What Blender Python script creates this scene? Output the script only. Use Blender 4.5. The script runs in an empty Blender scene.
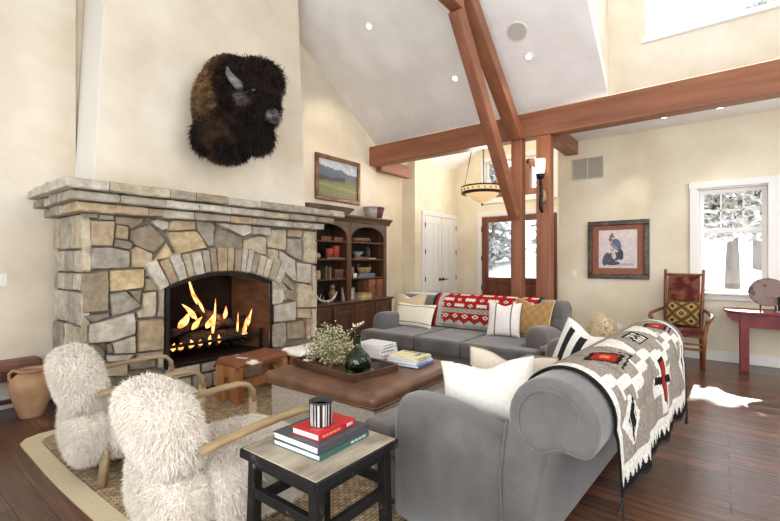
import bpy, math, random
import numpy as np
from mathutils import Vector, Matrix

random.seed(11)
rng = np.random.default_rng(11)
SC = bpy.context.scene
COL = SC.collection
PI = math.pi


def lin(r, g=None, b=None):
    if g is None:
        r, g, b = r
    f = lambda c: (c / 255 / 12.92) if c / 255 <= .04045 else ((c / 255 + .055) / 1.055) ** 2.4
    return (f(r), f(g), f(b))


# ------------------------------------------------------------------ materials
def nodes_of(name):
    m = bpy.data.materials.new(name)
    m.use_nodes = True
    nt = m.node_tree
    return m, nt, nt.nodes, nt.links, nt.nodes['Principled BSDF']


def mat(name, c1, c2=None, rough=.6, scale=(6, 6, 6), detail=5, bump=.1, bscale=None, metal=0, spec=.5,
        lo=.35, hi=.65, sheen=0, attr=False, coat=0, dist=.02, nrough=.55):
    """noise-blended two-tone surface with noise bump; attr multiplies in the mesh's own colour layer"""
    m, nt, N, L, P = nodes_of(name)
    tc = N.new('ShaderNodeTexCoord')
    mp = N.new('ShaderNodeMapping')
    mp.inputs['Scale'].default_value = scale
    L.new(tc.outputs['Object'], mp.inputs['Vector'])
    no = N.new('ShaderNodeTexNoise')
    no.inputs['Detail'].default_value = detail
    no.inputs['Roughness'].default_value = nrough
    no.inputs['Scale'].default_value = 1
    L.new(mp.outputs['Vector'], no.inputs['Vector'])
    cr = N.new('ShaderNodeValToRGB')
    c1 = lin(c1)
    c2 = lin(c2) if c2 else c1
    cr.color_ramp.elements[0].position = lo
    cr.color_ramp.elements[1].position = hi
    cr.color_ramp.elements[0].color = (*c1, 1)
    cr.color_ramp.elements[1].color = (*c2, 1)
    L.new(no.outputs['Fac'], cr.inputs['Fac'])
    out = cr.outputs['Color']
    if attr:
        at = N.new('ShaderNodeAttribute')
        at.attribute_name = 'Col'
        mx = N.new('ShaderNodeMix')
        mx.data_type = 'RGBA'
        mx.blend_type = 'MULTIPLY'
        mx.inputs['Factor'].default_value = 1
        L.new(out, mx.inputs['A'])
        L.new(at.outputs['Color'], mx.inputs['B'])
        out = mx.outputs['Result']
    L.new(out, P.inputs['Base Color'])
    P.inputs['Roughness'].default_value = rough
    P.inputs['Metallic'].default_value = metal
    P.inputs['Specular IOR Level'].default_value = spec
    P.inputs['Coat Weight'].default_value = coat
    if sheen:
        P.inputs['Sheen Weight'].default_value = sheen
    if bump:
        b = N.new('ShaderNodeBump')
        b.inputs['Strength'].default_value = bump
        b.inputs['Distance'].default_value = dist
        if bscale:
            n2 = N.new('ShaderNodeTexNoise')
            n2.inputs['Scale'].default_value = bscale
            n2.inputs['Detail'].default_value = 3
            L.new(tc.outputs['Object'], n2.inputs['Vector'])
            L.new(n2.outputs['Fac'], b.inputs['Height'])
        else:
            L.new(no.outputs['Fac'], b.inputs['Height'])
        L.new(b.outputs['Normal'], P.inputs['Normal'])
    return m


def glow(name, c, strength, base=(255, 240, 215)):
    m, nt, N, L, P = nodes_of(name)
    P.inputs['Base Color'].default_value = (*lin(base), 1)
    P.inputs['Emission Color'].default_value = (*lin(c), 1)
    P.inputs['Emission Strength'].default_value = strength
    return m


def glass_mat(name, tint=(255, 255, 255), rough=0.0):
    m, nt, N, L, P = nodes_of(name)
    P.inputs['Base Color'].default_value = (*lin(tint), 1)
    P.inputs['Transmission Weight'].default_value = 1
    P.inputs['Roughness'].default_value = rough
    P.inputs['IOR'].default_value = 1.45
    return m


def pane_mat(name):
    m, nt, N, L, P = nodes_of(name)
    tr = N.new('ShaderNodeBsdfTransparent')
    gl = N.new('ShaderNodeBsdfGlossy')
    gl.inputs['Roughness'].default_value = .02
    fr = N.new('ShaderNodeFresnel')
    fr.inputs['IOR'].default_value = 1.3
    mx = N.new('ShaderNodeMixShader')
    L.new(fr.outputs['Fac'], mx.inputs['Fac'])
    L.new(tr.outputs['BSDF'], mx.inputs[1])
    L.new(gl.outputs['BSDF'], mx.inputs[2])
    L.new(mx.outputs['Shader'], N['Material Output'].inputs['Surface'])
    return m


def floor_mat():
    m, nt, N, L, P = nodes_of('plank floor')
    tc = N.new('ShaderNodeTexCoord')
    mp = N.new('ShaderNodeMapping')
    mp.inputs['Rotation'].default_value = (0, 0, PI / 2)
    L.new(tc.outputs['Object'], mp.inputs['Vector'])
    br = N.new('ShaderNodeTexBrick')
    br.offset = .37
    br.inputs['Scale'].default_value = 1
    br.inputs['Brick Width'].default_value = 1.35
    br.inputs['Row Height'].default_value = .135
    br.inputs['Mortar Size'].default_value = .0022
    br.inputs['Mortar Smooth'].default_value = .3
    br.inputs['Bias'].default_value = 0
    br.inputs['Color1'].default_value = (*lin(110, 76, 58), 1)
    br.inputs['Color2'].default_value = (*lin(77, 53, 42), 1)
    br.inputs['Mortar'].default_value = (*lin(30, 17, 12), 1)
    L.new(mp.outputs['Vector'], br.inputs['Vector'])
    mp2 = N.new('ShaderNodeMapping')
    mp2.inputs['Scale'].default_value = (26, 1.6, 1)
    L.new(tc.outputs['Object'], mp2.inputs['Vector'])
    no = N.new('ShaderNodeTexNoise')
    no.inputs['Scale'].default_value = 1
    no.inputs['Detail'].default_value = 7
    no.inputs['Roughness'].default_value = .65
    L.new(mp2.outputs['Vector'], no.inputs['Vector'])
    cr = N.new('ShaderNodeValToRGB')
    cr.color_ramp.elements[0].position = .3
    cr.color_ramp.elements[1].position = .72
    cr.color_ramp.elements[0].color = (.55, .5, .5, 1)
    cr.color_ramp.elements[1].color = (1.35, 1.3, 1.25, 1)
    L.new(no.outputs['Fac'], cr.inputs['Fac'])
    mx = N.new('ShaderNodeMix')
    mx.data_type = 'RGBA'
    mx.blend_type = 'MULTIPLY'
    mx.inputs['Factor'].default_value = 1
    L.new(br.outputs['Color'], mx.inputs['A'])
    L.new(cr.outputs['Color'], mx.inputs['B'])
    L.new(mx.outputs['Result'], P.inputs['Base Color'])
    P.inputs['Roughness'].default_value = .25
    P.inputs['Specular IOR Level'].default_value = .5
    ma = N.new('ShaderNodeMath')
    ma.operation = 'MULTIPLY_ADD'
    ma.inputs[1].default_value = -1.2
    L.new(br.outputs['Fac'], ma.inputs[0])
    L.new(no.outputs['Fac'], ma.inputs[2])
    b = N.new('ShaderNodeBump')
    b.inputs['Strength'].default_value = .4
    b.inputs['Distance'].default_value = .01
    L.new(ma.outputs[0], b.inputs['Height'])
    L.new(b.outputs['Normal'], P.inputs['Normal'])
    return m


def weave_mat(name, c1, c2, sx, sy, bump=.6):
    m, nt, N, L, P = nodes_of(name)
    tc = N.new('ShaderNodeTexCoord')
    br = N.new('ShaderNodeTexBrick')
    br.inputs['Scale'].default_value = 1
    br.inputs['Brick Width'].default_value = sx
    br.inputs['Row Height'].default_value = sy
    br.inputs['Mortar Size'].default_value = sy * .16
    br.inputs['Mortar Smooth'].default_value = 1
    br.inputs['Color1'].default_value = (*lin(c1), 1)
    br.inputs['Color2'].default_value = (*lin(c2), 1)
    br.inputs['Mortar'].default_value = (*[k * .45 for k in lin(c2)], 1)
    L.new(tc.outputs['Object'], br.inputs['Vector'])
    no = N.new('ShaderNodeTexNoise')
    no.inputs['Scale'].default_value = 24
    no.inputs['Detail'].default_value = 4
    L.new(tc.outputs['Object'], no.inputs['Vector'])
    cr = N.new('ShaderNodeValToRGB')
    cr.color_ramp.elements[0].color = (.6, .58, .56, 1)
    cr.color_ramp.elements[1].color = (1.25, 1.22, 1.2, 1)
    cr.color_ramp.elements[0].position = .3
    cr.color_ramp.elements[1].position = .7
    L.new(no.outputs['Fac'], cr.inputs['Fac'])
    mx = N.new('ShaderNodeMix')
    mx.data_type = 'RGBA'
    mx.blend_type = 'MULTIPLY'
    mx.inputs['Factor'].default_value = 1
    L.new(br.outputs['Color'], mx.inputs['A'])
    L.new(cr.outputs['Color'], mx.inputs['B'])
    L.new(mx.outputs['Result'], P.inputs['Base Color'])
    P.inputs['Roughness'].default_value = .9
    P.inputs['Specular IOR Level'].default_value = .15
    b = N.new('ShaderNodeBump')
    b.invert = True
    b.inputs['Strength'].default_value = bump
    b.inputs['Distance'].default_value = .01
    L.new(br.outputs['Fac'], b.inputs['Height'])
    L.new(b.outputs['Normal'], P.inputs['Normal'])
    return m


M = {}
M['floor'] = floor_mat()
M['plaster'] = mat('beige plaster', (216, 203, 180), (235, 226, 209), .75, (1.3, 1.3, 1.3), 8, .14, 9, spec=.25)
M['plaster_warm'] = mat('cream plaster', (219, 206, 179), (236, 226, 204), .75, (1.3, 1.3, 1.3), 8, .1, 9, spec=.25)
M['ceiling'] = mat('ceiling plaster', (236, 233, 228), (250, 248, 245), .8, (1.8, 1.8, 1.8), 8, .1, 8, spec=.2)
M['white'] = mat('white paint', (236, 234, 230), None, .45, bump=0)
M['beam_y'] = mat('stained timber along the beam', (120, 72, 48), (160, 102, 70), .5, (9, .7, 9), 7, .08, lo=.3, hi=.75)
M['beam_z'] = mat('stained timber upright', (124, 74, 49), (166, 105, 72), .5, (9, 9, .7), 7, .08, lo=.3, hi=.75)
M['beam_x'] = mat('stained timber along the rafter', (120, 73, 50), (158, 102, 72), .5, (.8, 9, 4), 7, .08, lo=.3, hi=.75)
M['stone'] = mat('field stone', (172, 162, 148), (255, 253, 249), .85, (9, 9, 9), 8, .5, None, spec=.2, attr=True,
                 lo=.25, hi=.68, dist=.02, nrough=.7)
M['mortar'] = mat('dark mortar', (112, 103, 91), (140, 130, 116), .95, (30, 30, 30), 4, .3, spec=.1)
M['soot'] = mat('sooty firebox', (26, 21, 19), (44, 33, 27), .9, (3, 3, 3), 5, .2, spec=.1)
M['firelit_brick'] = mat('brown firebrick', (84, 58, 42), (108, 76, 56), .85, (4, 4, 12), 5, .3, spec=.15)
M['iron'] = mat('black iron', (26, 24, 23), (44, 40, 37), .5, (20, 20, 20), 3, .1, metal=.6)
M['bark'] = mat('charred log bark', (28, 22, 19), (78, 62, 52), .95, (10, 10, 10), 6, .8, spec=.1)
M['fur_dark'] = mat('shaggy brown fur', (150, 150, 150), (255, 255, 255), .75, (14, 14, 14), 3, 0, attr=True, spec=.2)
M['horn'] = mat('grey horn', (74, 72, 71), (124, 121, 117), .45, (3, 3, 20), 4, .1)
M['muzzle'] = mat('dark muzzle skin', (40, 36, 36), (84, 80, 80), .35, (30, 30, 30), 3, .3)
M['eye'] = mat('dark eye', (18, 12, 9), None, .1, bump=0)
M['oak_dark'] = mat('dark walnut cabinet', (62, 38, 25), (98, 62, 42), .4, (10, 10, 1), 6, .06, coat=.2)
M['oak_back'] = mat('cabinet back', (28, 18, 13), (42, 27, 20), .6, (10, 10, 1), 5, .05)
M['crown'] = mat('greyed cabinet moulding', (84, 64, 50), (112, 88, 70), .5, (2, 10, 10), 5, .06)
M['brass'] = mat('dark bronze', (46, 38, 30), (70, 56, 40), .4, bump=0, metal=.8)
M['black'] = mat('black', (22, 21, 21), (34, 32, 32), .5, bump=.05)
M['velvet'] = mat('grey sofa velvet', (84, 80, 79), (108, 103, 101), .8, (5, 5, 5), 6, .12, 160, spec=.15, sheen=.35, lo=.3, hi=.7)
M['linen'] = mat('linen', (255, 255, 255), (246, 244, 242), .9, (40, 40, 40), 4, .25, 130, spec=.1, attr=True, sheen=.1, dist=.006)
M['wool'] = mat('woven wool', (255, 255, 255), (215, 213, 210), .95, (60, 60, 60), 3, .4, 150, spec=.05, attr=True, dist=.006)
M['leather'] = mat('brown leather', (92, 63, 46), (124, 89, 66), .36, (5, 5, 5), 6, .12, 90, dist=.005)
M['leather_red'] = mat('reddish leather', (98, 60, 48), (126, 84, 68), .5, (5, 5, 5), 5, .1, 90, dist=.005)
M['tweed'] = mat('oatmeal tweed', (170, 158, 144), (204, 194, 180), .95, (70, 70, 70), 4, .35, 160, spec=.05, dist=.006)
M['sheep'] = mat('sheepskin', (240, 235, 228), (255, 253, 250), .85, (7, 7, 7), 4, 0, spec=.1, attr=True, lo=.2, hi=.6)
M['chair_oak'] = mat('pale oak frame', (138, 114, 82), (170, 146, 110), .55, (4, 12, 12), 5, .06)
M['stool_wood'] = mat('honey pine', (140, 88, 46), (184, 128, 76), .5, (3, 14, 2), 6, .08)
M['cowhide'] = mat('cowhide', (122, 72, 42), (246, 238, 226), .7, (4, 6, 5), 2, .1, 100, lo=.6, hi=.66)
M['cowhide_w'] = mat('white cowhide', (150, 100, 66), (250, 245, 236), .7, (4, 5, 5), 2, .1, 100, lo=.28, hi=.36)
M['tray'] = mat('dark red wood tray', (58, 35, 24), (90, 60, 42), .4, (12, 2, 8), 5, .05)
M['bottle'] = glass_mat('green bottle glass', (116, 146, 92))
M['clear'] = glass_mat('clear glass', (250, 250, 250))
M['pane'] = pane_mat('window pane')
M['terra'] = mat('terracotta', (156, 118, 84), (194, 158, 120), .7, (4, 4, 3), 5, .15)
M['table_black'] = mat('worn black paint', (20, 19, 18), (116, 108, 96), .6, (9, 9, 9), 9, .2, spec=.3, lo=.6, hi=.66, nrough=.78)
M['table_top'] = mat('weathered table top', (118, 106, 90), (186, 175, 156), .6, (4, 12, 6), 9, .12, lo=.3, hi=.7)
M['red_paint'] = mat('worn red paint', (98, 24, 30), (136, 38, 44), .4, (3, 8, 8), 5, .08)
M['paper'] = mat('book pages', (236, 232, 224), (248, 246, 240), .8, (2, 2, 160), 2, .1)
M['cover'] = mat('book cover', (255, 255, 255), (235, 235, 235), .45, (30, 30, 30), 3, .05, attr=True)
M['paint'] = mat('painted picture', (255, 255, 255), (228, 228, 228), .5, (30, 30, 30), 4, .08, attr=True, dist=.004)
M['item'] = mat('painted goods', (255, 255, 255), (205, 205, 205), .6, (18, 18, 18), 4, .15, attr=True)
M['gold_frame'] = mat('brown gilt frame', (92, 62, 36), (134, 96, 60), .4, (8, 8, 8), 5, .1, metal=.2)
M['bark_frame'] = mat('dark burl frame', (42, 32, 24), (104, 78, 48), .35, (14, 14, 14), 6, .1, lo=.4, hi=.7)
M['hickory'] = mat('hickory pole', (96, 52, 28), (142, 84, 48), .5, (16, 16, 3), 5, .15)
M['chair_red'] = mat('rust patterned fabric', (88, 40, 34), (126, 78, 60), .9, (9, 9, 9), 3, .15, 120, spec=.1, lo=.42, hi=.58)
M['door_wood'] = mat('stained entry door', (98, 52, 33), (132, 76, 48), .4, (9, 9, .8), 6, .06)
M['amber'] = glow('lit amber glass', (255, 216, 160), .55, (236, 206, 160))
M['milk'] = glow('lit milk glass', (255, 240, 214), 1.6)
M['lamp'] = glow('lit lamp', (255, 240, 215), 6)
M['flame'] = None
M['grille'] = mat('grey grille', (204, 197, 182), None, .6, (120, 120, 120), 2, .2)
M['snow'] = mat('snow', (244, 247, 252), (255, 255, 255), .8, (1, 1, 1), 3, .3, 2)
M['tree_bark'] = mat('grey tree bark', (92, 84, 78), (140, 132, 126), .9, (14, 14, 3), 5, .5)
M['needles'] = mat('snowy needles', (255, 255, 255), (200, 200, 200), .9, (6, 6, 6), 3, 0, attr=True)
M['jute'] = weave_mat('jute weave', (204, 184, 154), (168, 146, 116), .045, .024, .9)
M['binding'] = mat('cotton rug binding', (196, 180, 146), (208, 194, 162), .9, (90, 90, 90), 2, .15)
M['wax'] = mat('candle wax', (246, 240, 228), None, .5, bump=0)
M['steel'] = mat('brushed metal', (150, 148, 142), (190, 188, 182), .35, (20, 20, 4), 4, .05, metal=.8)
M['leaf'] = mat('dried blossom', (176, 172, 146), (232, 228, 212), .9, (60, 60, 60), 2, 0, attr=True)


def flame_mat():
    m, nt, N, L, P = nodes_of('flame')
    tc = N.new('ShaderNodeTexCoord')
    no = N.new('ShaderNodeTexNoise')
    no.inputs['Scale'].default_value = 14
    L.new(tc.outputs['Object'], no.inputs['Vector'])
    cr = N.new('ShaderNodeValToRGB')
    cr.color_ramp.elements[0].color = (1, .20, .03, 1)
    cr.color_ramp.elements[1].color = (1, .55, .20, 1)
    cr.color_ramp.elements[0].position = .35
    cr.color_ramp.elements[1].position = .6
    L.new(no.outputs['Fac'], cr.inputs['Fac'])
    L.new(cr.outputs['Color'], P.inputs['Emission Color'])
    P.inputs['Emission Strength'].default_value = 2.6
    P.inputs['Base Color'].default_value = (0, 0, 0, 1)
    return m


M['flame'] = flame_mat()


# ------------------------------------------------------------------ mesh building
def root_offset(p):
    v = Vector((0, 0, 0))
    while p is not None:
        v = v + p.location
        p = p.parent
    return v


class MB:
    def __init__(s):
        s.v = []
        s.f = []
        s.c = []

    def add(s, vs, fs, col=None):
        k = len(s.v)
        s.v += [tuple(v) for v in vs]
        if col is not None and len(fs) and not isinstance(col[0], (tuple, list, np.ndarray)):
            col = [col] * len(fs)
        for i, f in enumerate(fs):
            s.f.append([j + k for j in f])
            s.c.append(tuple(col[i]) if col is not None else (1, 1, 1))
        return s

    def box(s, lo, hi, col=None):
        (a, b, c), (d, e, f) = lo, hi
        vs = [(x, y, z) for x in (a, d) for y in (b, e) for z in (c, f)]
        return s.add(vs, [(0, 1, 3, 2), (4, 6, 7, 5), (0, 4, 5, 1), (2, 3, 7, 6), (0, 2, 6, 4), (1, 5, 7, 3)], col)

    def bar(s, p0, p1, w, h, up=(0, 0, 1), col=None):
        p0, p1 = Vector(p0), Vector(p1)
        d = (p1 - p0).normalized()
        u = Vector(up)
        a = d.cross(u).normalized()
        u = a.cross(d).normalized()
        vs = []
        for p in (p0, p1):
            for sa, su in ((-1, -1), (1, -1), (1, 1), (-1, 1)):
                vs.append(p + a * (sa * w / 2) + u * (su * h / 2))
        return s.add(vs, [(3, 2, 1, 0), (4, 5, 6, 7), (0, 1, 5, 4), (1, 2, 6, 5), (2, 3, 7, 6), (3, 0, 4, 7)], col)

    def tube(s, pts, r, seg=10, col=None, flat=None):
        """swept round (or flat=(w,h) oval) section along pts; r a number or one per point"""
        pts = [Vector(p) for p in pts]
        n = len(pts)
        rs = r if isinstance(r, (list, tuple)) else [r] * n
        up = Vector((0, 0, 1))
        vs = []
        prev = None
        for i, p in enumerate(pts):
            d = (pts[min(i + 1, n - 1)] - pts[max(i - 1, 0)]).normalized()
            if prev is None:
                a = d.cross(up)
                if a.length < .1:
                    a = d.cross(Vector((0, 1, 0)))
            else:
                a = prev - d * prev.dot(d)
            a.normalize()
            prev = a
            b = a.cross(d).normalized()
            for k in range(seg):
                t = 2 * PI * k / seg
                ca, sa = math.cos(t), math.sin(t)
                if flat:
                    e = .45
                    ca = math.copysign(abs(ca) ** e, ca) * flat[0] / 2
                    sa = math.copysign(abs(sa) ** e, sa) * flat[1] / 2
                    vs.append(p + a * ca + b * sa)
                else:
                    vs.append(p + a * (ca * rs[i]) + b * (sa * rs[i]))
        fs = []
        for i in range(n - 1):
            for k in range(seg):
                k2 = (k + 1) % seg
                fs.append((i * seg + k, i * seg + k2, (i + 1) * seg + k2, (i + 1) * seg + k))
        fs.append(tuple(range(seg - 1, -1, -1)))
        fs.append(tuple((n - 1) * seg + k for k in range(seg)))
        return s.add(vs, fs, col)

    def lathe(s, prof, c=(0, 0, 0), seg=24, col=None, sx=1, sy=1):
        vs = []
        for r, z in prof:
            for k in range(seg):
                t = 2 * PI * k / seg
                vs.append((c[0] + r * math.cos(t) * sx, c[1] + r * math.sin(t) * sy, c[2] + z))
        fs = []
        n = len(prof)
        for i in range(n - 1):
            for k in range(seg):
                k2 = (k + 1) % seg
                fs.append((i * seg + k, i * seg + k2, (i + 1) * seg + k2, (i + 1) * seg + k))
        if prof[0][0] > 1e-5:
            fs.append(tuple(range(seg - 1, -1, -1)))
        if prof[-1][0] > 1e-5:
            fs.append(tuple((n - 1) * seg + k for k in range(seg)))
        return s.add(vs, fs, col)

    def prism(s, poly, axis, a, b, col=None):
        """poly in the two remaining axes (in xyz order), extruded from a to b"""
        def mk(p, t):
            return (t, p[0], p[1]) if axis == 0 else ((p[0], t, p[1]) if axis == 1 else (p[0], p[1], t))
        n = len(poly)
        vs = [mk(p, a) for p in poly] + [mk(p, b) for p in poly]
        fs = [tuple(range(n))[::-1], tuple(range(n, 2 * n))]
        for i in range(n):
            j = (i + 1) % n
            fs.append((i, j, n + j, n + i))
        return s.add(vs, fs, col)

    def ball(s, c, r, seg=16, rings=10, col=None, e=1.0):
        if not isinstance(r, (tuple, list)):
            r = (r, r, r)
        pw = lambda x: math.copysign(abs(x) ** e, x)
        vs = [(c[0], c[1], c[2] - r[2])]
        for i in range(1, rings):
            ph = -PI / 2 + PI * i / rings
            for k in range(seg):
                t = 2 * PI * k / seg
                vs.append((c[0] + r[0] * pw(math.cos(ph)) * pw(math.cos(t)), c[1] + r[1] * pw(math.cos(ph)) * pw(math.sin(t)), c[2] + r[2] * pw(math.sin(ph))))
        vs.append((c[0], c[1], c[2] + r[2]))
        fs = []
        for k in range(seg):
            fs.append((0, 1 + (k + 1) % seg, 1 + k))
        for i in range(rings - 2):
            for k in range(seg):
                k2 = (k + 1) % seg
                fs.append((1 + i * seg + k, 1 + i * seg + k2, 1 + (i + 1) * seg + k2, 1 + (i + 1) * seg + k))
        top = len(vs) - 1
        o = 1 + (rings - 2) * seg
        for k in range(seg):
            fs.append((o + k, o + (k + 1) % seg, top))
        return s.add(vs, fs, col)

    def panel(s, o, ux, uy, nx, ny, cf, push=0):
        """flat picture grid; cf(u,v)->sRGB colour"""
        o, ux, uy = Vector(o), Vector(ux), Vector(uy)
        vs = [o + ux * (i / nx) + uy * (j / ny) for j in range(ny + 1) for i in range(nx + 1)]
        fs, cs = [], []
        for j in range(ny):
            for i in range(nx):
                k = j * (nx + 1) + i
                fs.append((k, k + 1, k + nx + 2, k + nx + 1))
                cs.append(lin(cf((i + .5) / nx, (j + .5) / ny)))
        return s.add(vs, fs, cs)

    def xf(s, m):
        s.v = [tuple(m @ Vector(v)) for v in s.v]
        return s

    def noise(s, amp):
        s.v = [(x + random.uniform(-amp, amp), y + random.uniform(-amp, amp), z + random.uniform(-amp, amp)) for x, y, z in s.v]
        return s

    def build(s, name, m, parent=None, world=False, smooth=False, bevel=0, seg=2, sub=0, col=False, solid=0, autos=None):
        vs = s.v
        off = Vector((0, 0, 0))
        if parent is not None and world:
            off = root_offset(parent)
        elif parent is None:
            a = np.array(vs)
            lo, hi = a.min(0), a.max(0)
            off = Vector(((lo[0] + hi[0]) / 2, (lo[1] + hi[1]) / 2, lo[2]))
        me = bpy.data.meshes.new(name)
        me.from_pydata([(v[0] - off.x, v[1] - off.y, v[2] - off.z) for v in vs], [], s.f)
        if col:
            at = me.color_attributes.new('Col', 'FLOAT_COLOR', 'CORNER')
            cnt = np.array([len(f) for f in s.f])
            arr = np.ones((cnt.sum(), 4), np.float32)
            arr[:, :3] = np.repeat(np.array(s.c, np.float32), cnt, axis=0)
            at.data.foreach_set('color', arr.ravel())
        me.update()
        if smooth:
            me.polygons.foreach_set('use_smooth', [True] * len(me.polygons))
        o = bpy.data.objects.new(name, me)
        COL.objects.link(o)
        me.materials.append(M[m] if isinstance(m, str) else m)
        if parent is not None:
            o.parent = parent
        else:
            o.location = off
        if solid:
            md = o.modifiers.new('s', 'SOLIDIFY')
            md.thickness = solid
            md.offset = 0
        if bevel:
            md = o.modifiers.new('b', 'BEVEL')
            md.width = bevel
            md.segments = seg
            md.limit_method = 'ANGLE'
            md.angle_limit = .7
        if sub:
            md = o.modifiers.new('u', 'SUBSURF')
            md.levels = md.render_levels = sub
        return o


def thing(name, label, cat, loc=(0, 0, 0), rz=0, group=None):
    o = bpy.data.objects.new(name, None)
    COL.objects.link(o)
    o.location = loc
    o.rotation_euler = (0, 0, rz)
    o.empty_display_size = .1
    return tag(o, label, cat, group)


def tag(o, label, cat, group=None, kind=None):
    o['label'] = label
    o['category'] = cat
    if group:
        o['group'] = group
    if kind:
        o['kind'] = kind
    return o


def struct(o):
    o['kind'] = 'structure'
    return o


def dup(root, loc, rz, label, group=None):
    r = root.copy()
    COL.objects.link(r)
    r.location = loc
    r.rotation_euler = (0, 0, rz)
    r['label'] = label
    if group:
        r['group'] = group

    def kids(src, dst):
        for ch in list(src.children):
            c = ch.copy()
            COL.objects.link(c)
            c.parent = dst
            kids(ch, c)
    kids(root, r)
    return r


def holes_wall(axis, p0, p1, ur, zr, holes):
    """wall slab between p0 and p1 on axis (0: x, 1: y), spanning ur and zr, with rectangular holes (u0,u1,z0,z1)"""
    us = sorted({ur[0], ur[1], *[h[0] for h in holes], *[h[1] for h in holes]})
    zs = sorted({zr[0], zr[1], *[h[2] for h in holes], *[h[3] for h in holes]})
    b = MB()
    for i in range(len(us) - 1):
        for j in range(len(zs) - 1):
            uc, zc = (us[i] + us[i + 1]) / 2, (zs[j] + zs[j + 1]) / 2
            if any(h[0] < uc < h[1] and h[2] < zc < h[3] for h in holes):
                continue
            if axis == 0:
                b.box((p0, us[i], zs[j]), (p1, us[i + 1], zs[j + 1]))
            else:
                b.box((us[i], p0, zs[j]), (us[i + 1], p1, zs[j + 1]))
    return b


def sample_surface(mb, n):
    V = np.array(mb.v)
    tris = []
    for f in mb.f:
        for k in range(1, len(f) - 1):
            tris.append((f[0], f[k], f[k + 1]))
    T = np.array(tris)
    a, b, c = V[T[:, 0]], V[T[:, 1]], V[T[:, 2]]
    nr = np.cross(b - a, c - a)
    ar = np.linalg.norm(nr, axis=1)
    idx = rng.choice(len(T), n, p=ar / ar.sum())
    u, w = rng.random(n), rng.random(n)
    flip = u + w > 1
    u[flip], w[flip] = 1 - u[flip], 1 - w[flip]
    P = a[idx] + (b - a)[idx] * u[:, None] + (c - a)[idx] * w[:, None]
    N = nr[idx] / np.maximum(ar[idx], 1e-9)[:, None]
    return P, N


def strands(mb, P, N, C, length, width, flow, jit=.5, lift=1.0, curl=.5):
    """tapered curved hair tufts rooted at P, leaving along N and bending towards flow"""
    n = len(P)
    flow = np.array(flow, float)
    J = rng.normal(size=(n, 3)) * jit
    d0 = N * lift + J * .5 + flow * .3
    d0 /= np.linalg.norm(d0, axis=1)[:, None]
    d1 = N * (lift * .4) + J + flow * curl * 2
    d1 /= np.linalg.norm(d1, axis=1)[:, None]
    L = (length * (.6 + .8 * rng.random(n)))[:, None]
    side = np.cross(d0, rng.normal(size=(n, 3)))
    side /= np.maximum(np.linalg.norm(side, axis=1), 1e-6)[:, None]
    w = width * (.7 + .6 * rng.random(n))[:, None]
    root = P - N * (.2 * L)
    m = root + d0 * L * .65
    t = m + d1 * L * .55
    arr = np.stack([root - side * w, root + side * w, m + side * w * .7, m - side * w * .7, t], 1).reshape(-1, 3)
    k = len(mb.v)
    mb.v += [tuple(x) for x in arr]
    for i in range(n):
        q = k + i * 5
        mb.f.append([q, q + 1, q + 2, q + 3])
        mb.f.append([q + 3, q + 2, q + 4])
        c = tuple(C[i])
        mb.c += [c, c]


def cushion(w, h, t, n=18, cf=None, dent=0, pinch=.07, pw=.42, side=None):
    """scatter cushion: width along x, height along z, thickness along y (front is -y); cf(u,v)->sRGB"""
    b = MB()
    for sgn in (-1, 1):
        vs, fs, cs = [], [], []
        for j in range(n + 1):
            for i in range(n + 1):
                u, v = 2 * i / n - 1, 2 * j / n - 1
                u = math.sin(u * PI / 2) * .35 + u * .65
                v = math.sin(v * PI / 2) * .35 + v * .65
                x = w / 2 * u * (1 - pinch * (1 - v * v))
                z = h / 2 * v * (1 - pinch * (1 - u * u))
                y = sgn * t / 2 * max(0, (1 - u * u) * (1 - v * v)) ** pw
                if dent and v > -.2:
                    k = (v + .2) / 1.2
                    z -= dent * h * math.exp(-(u / .38) ** 2) * k ** 2
                vs.append((x, y, z + h / 2))
        for j in range(n):
            for i in range(n):
                k = j * (n + 1) + i
                q = (k, k + 1, k + n + 2, k + n + 1)
                fs.append(q if sgn < 0 else q[::-1])
                cs.append(lin(cf((i + .5) / n, (j + .5) / n)) if cf else (1, 1, 1))
        b.add(vs, fs, cs)
    return b


def edge_piping(w, h, pinch=.07, dent=0, r=.006, n=12):
    pts = []
    for a, bb in (((-1, -1), (1, -1)), ((1, -1), (1, 1)), ((1, 1), (-1, 1)), ((-1, 1), (-1, -1))):
        for i in range(n):
            t = i / n
            u = a[0] + (bb[0] - a[0]) * t
            v = a[1] + (bb[1] - a[1]) * t
            u = math.sin(u * PI / 2) * .35 + u * .65
            v = math.sin(v * PI / 2) * .35 + v * .65
            x = w / 2 * u * (1 - pinch * (1 - v * v))
            z = h / 2 * v * (1 - pinch * (1 - u * u))
            if dent and v > -.2:
                z -= dent * h * math.exp(-(u / .38) ** 2) * ((v + .2) / 1.2) ** 2
            pts.append((x, 0, z + h / 2))
    pts.append(pts[0])
    return MB().tube(pts, r, 6)


def frame_rot(loc, yaw, pitch=0, roll=0):
    return Matrix.Translation(loc) @ Matrix.Rotation(yaw, 4, 'Z') @ Matrix.Rotation(pitch, 4, 'X') @ Matrix.Rotation(roll, 4, 'Y')
# =================================================================== ROOM
S = .655                      # living-room roof pitch
EAVE, XB = 3.69, 6.5          # height of the eave, x of the beam wall
ceil_z = lambda x: EAVE + S * (XB - x)

struct(MB().box((-1.2, -4, -.1), (10.2, 6.6, 0)).build('floor', 'floor'))
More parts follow.
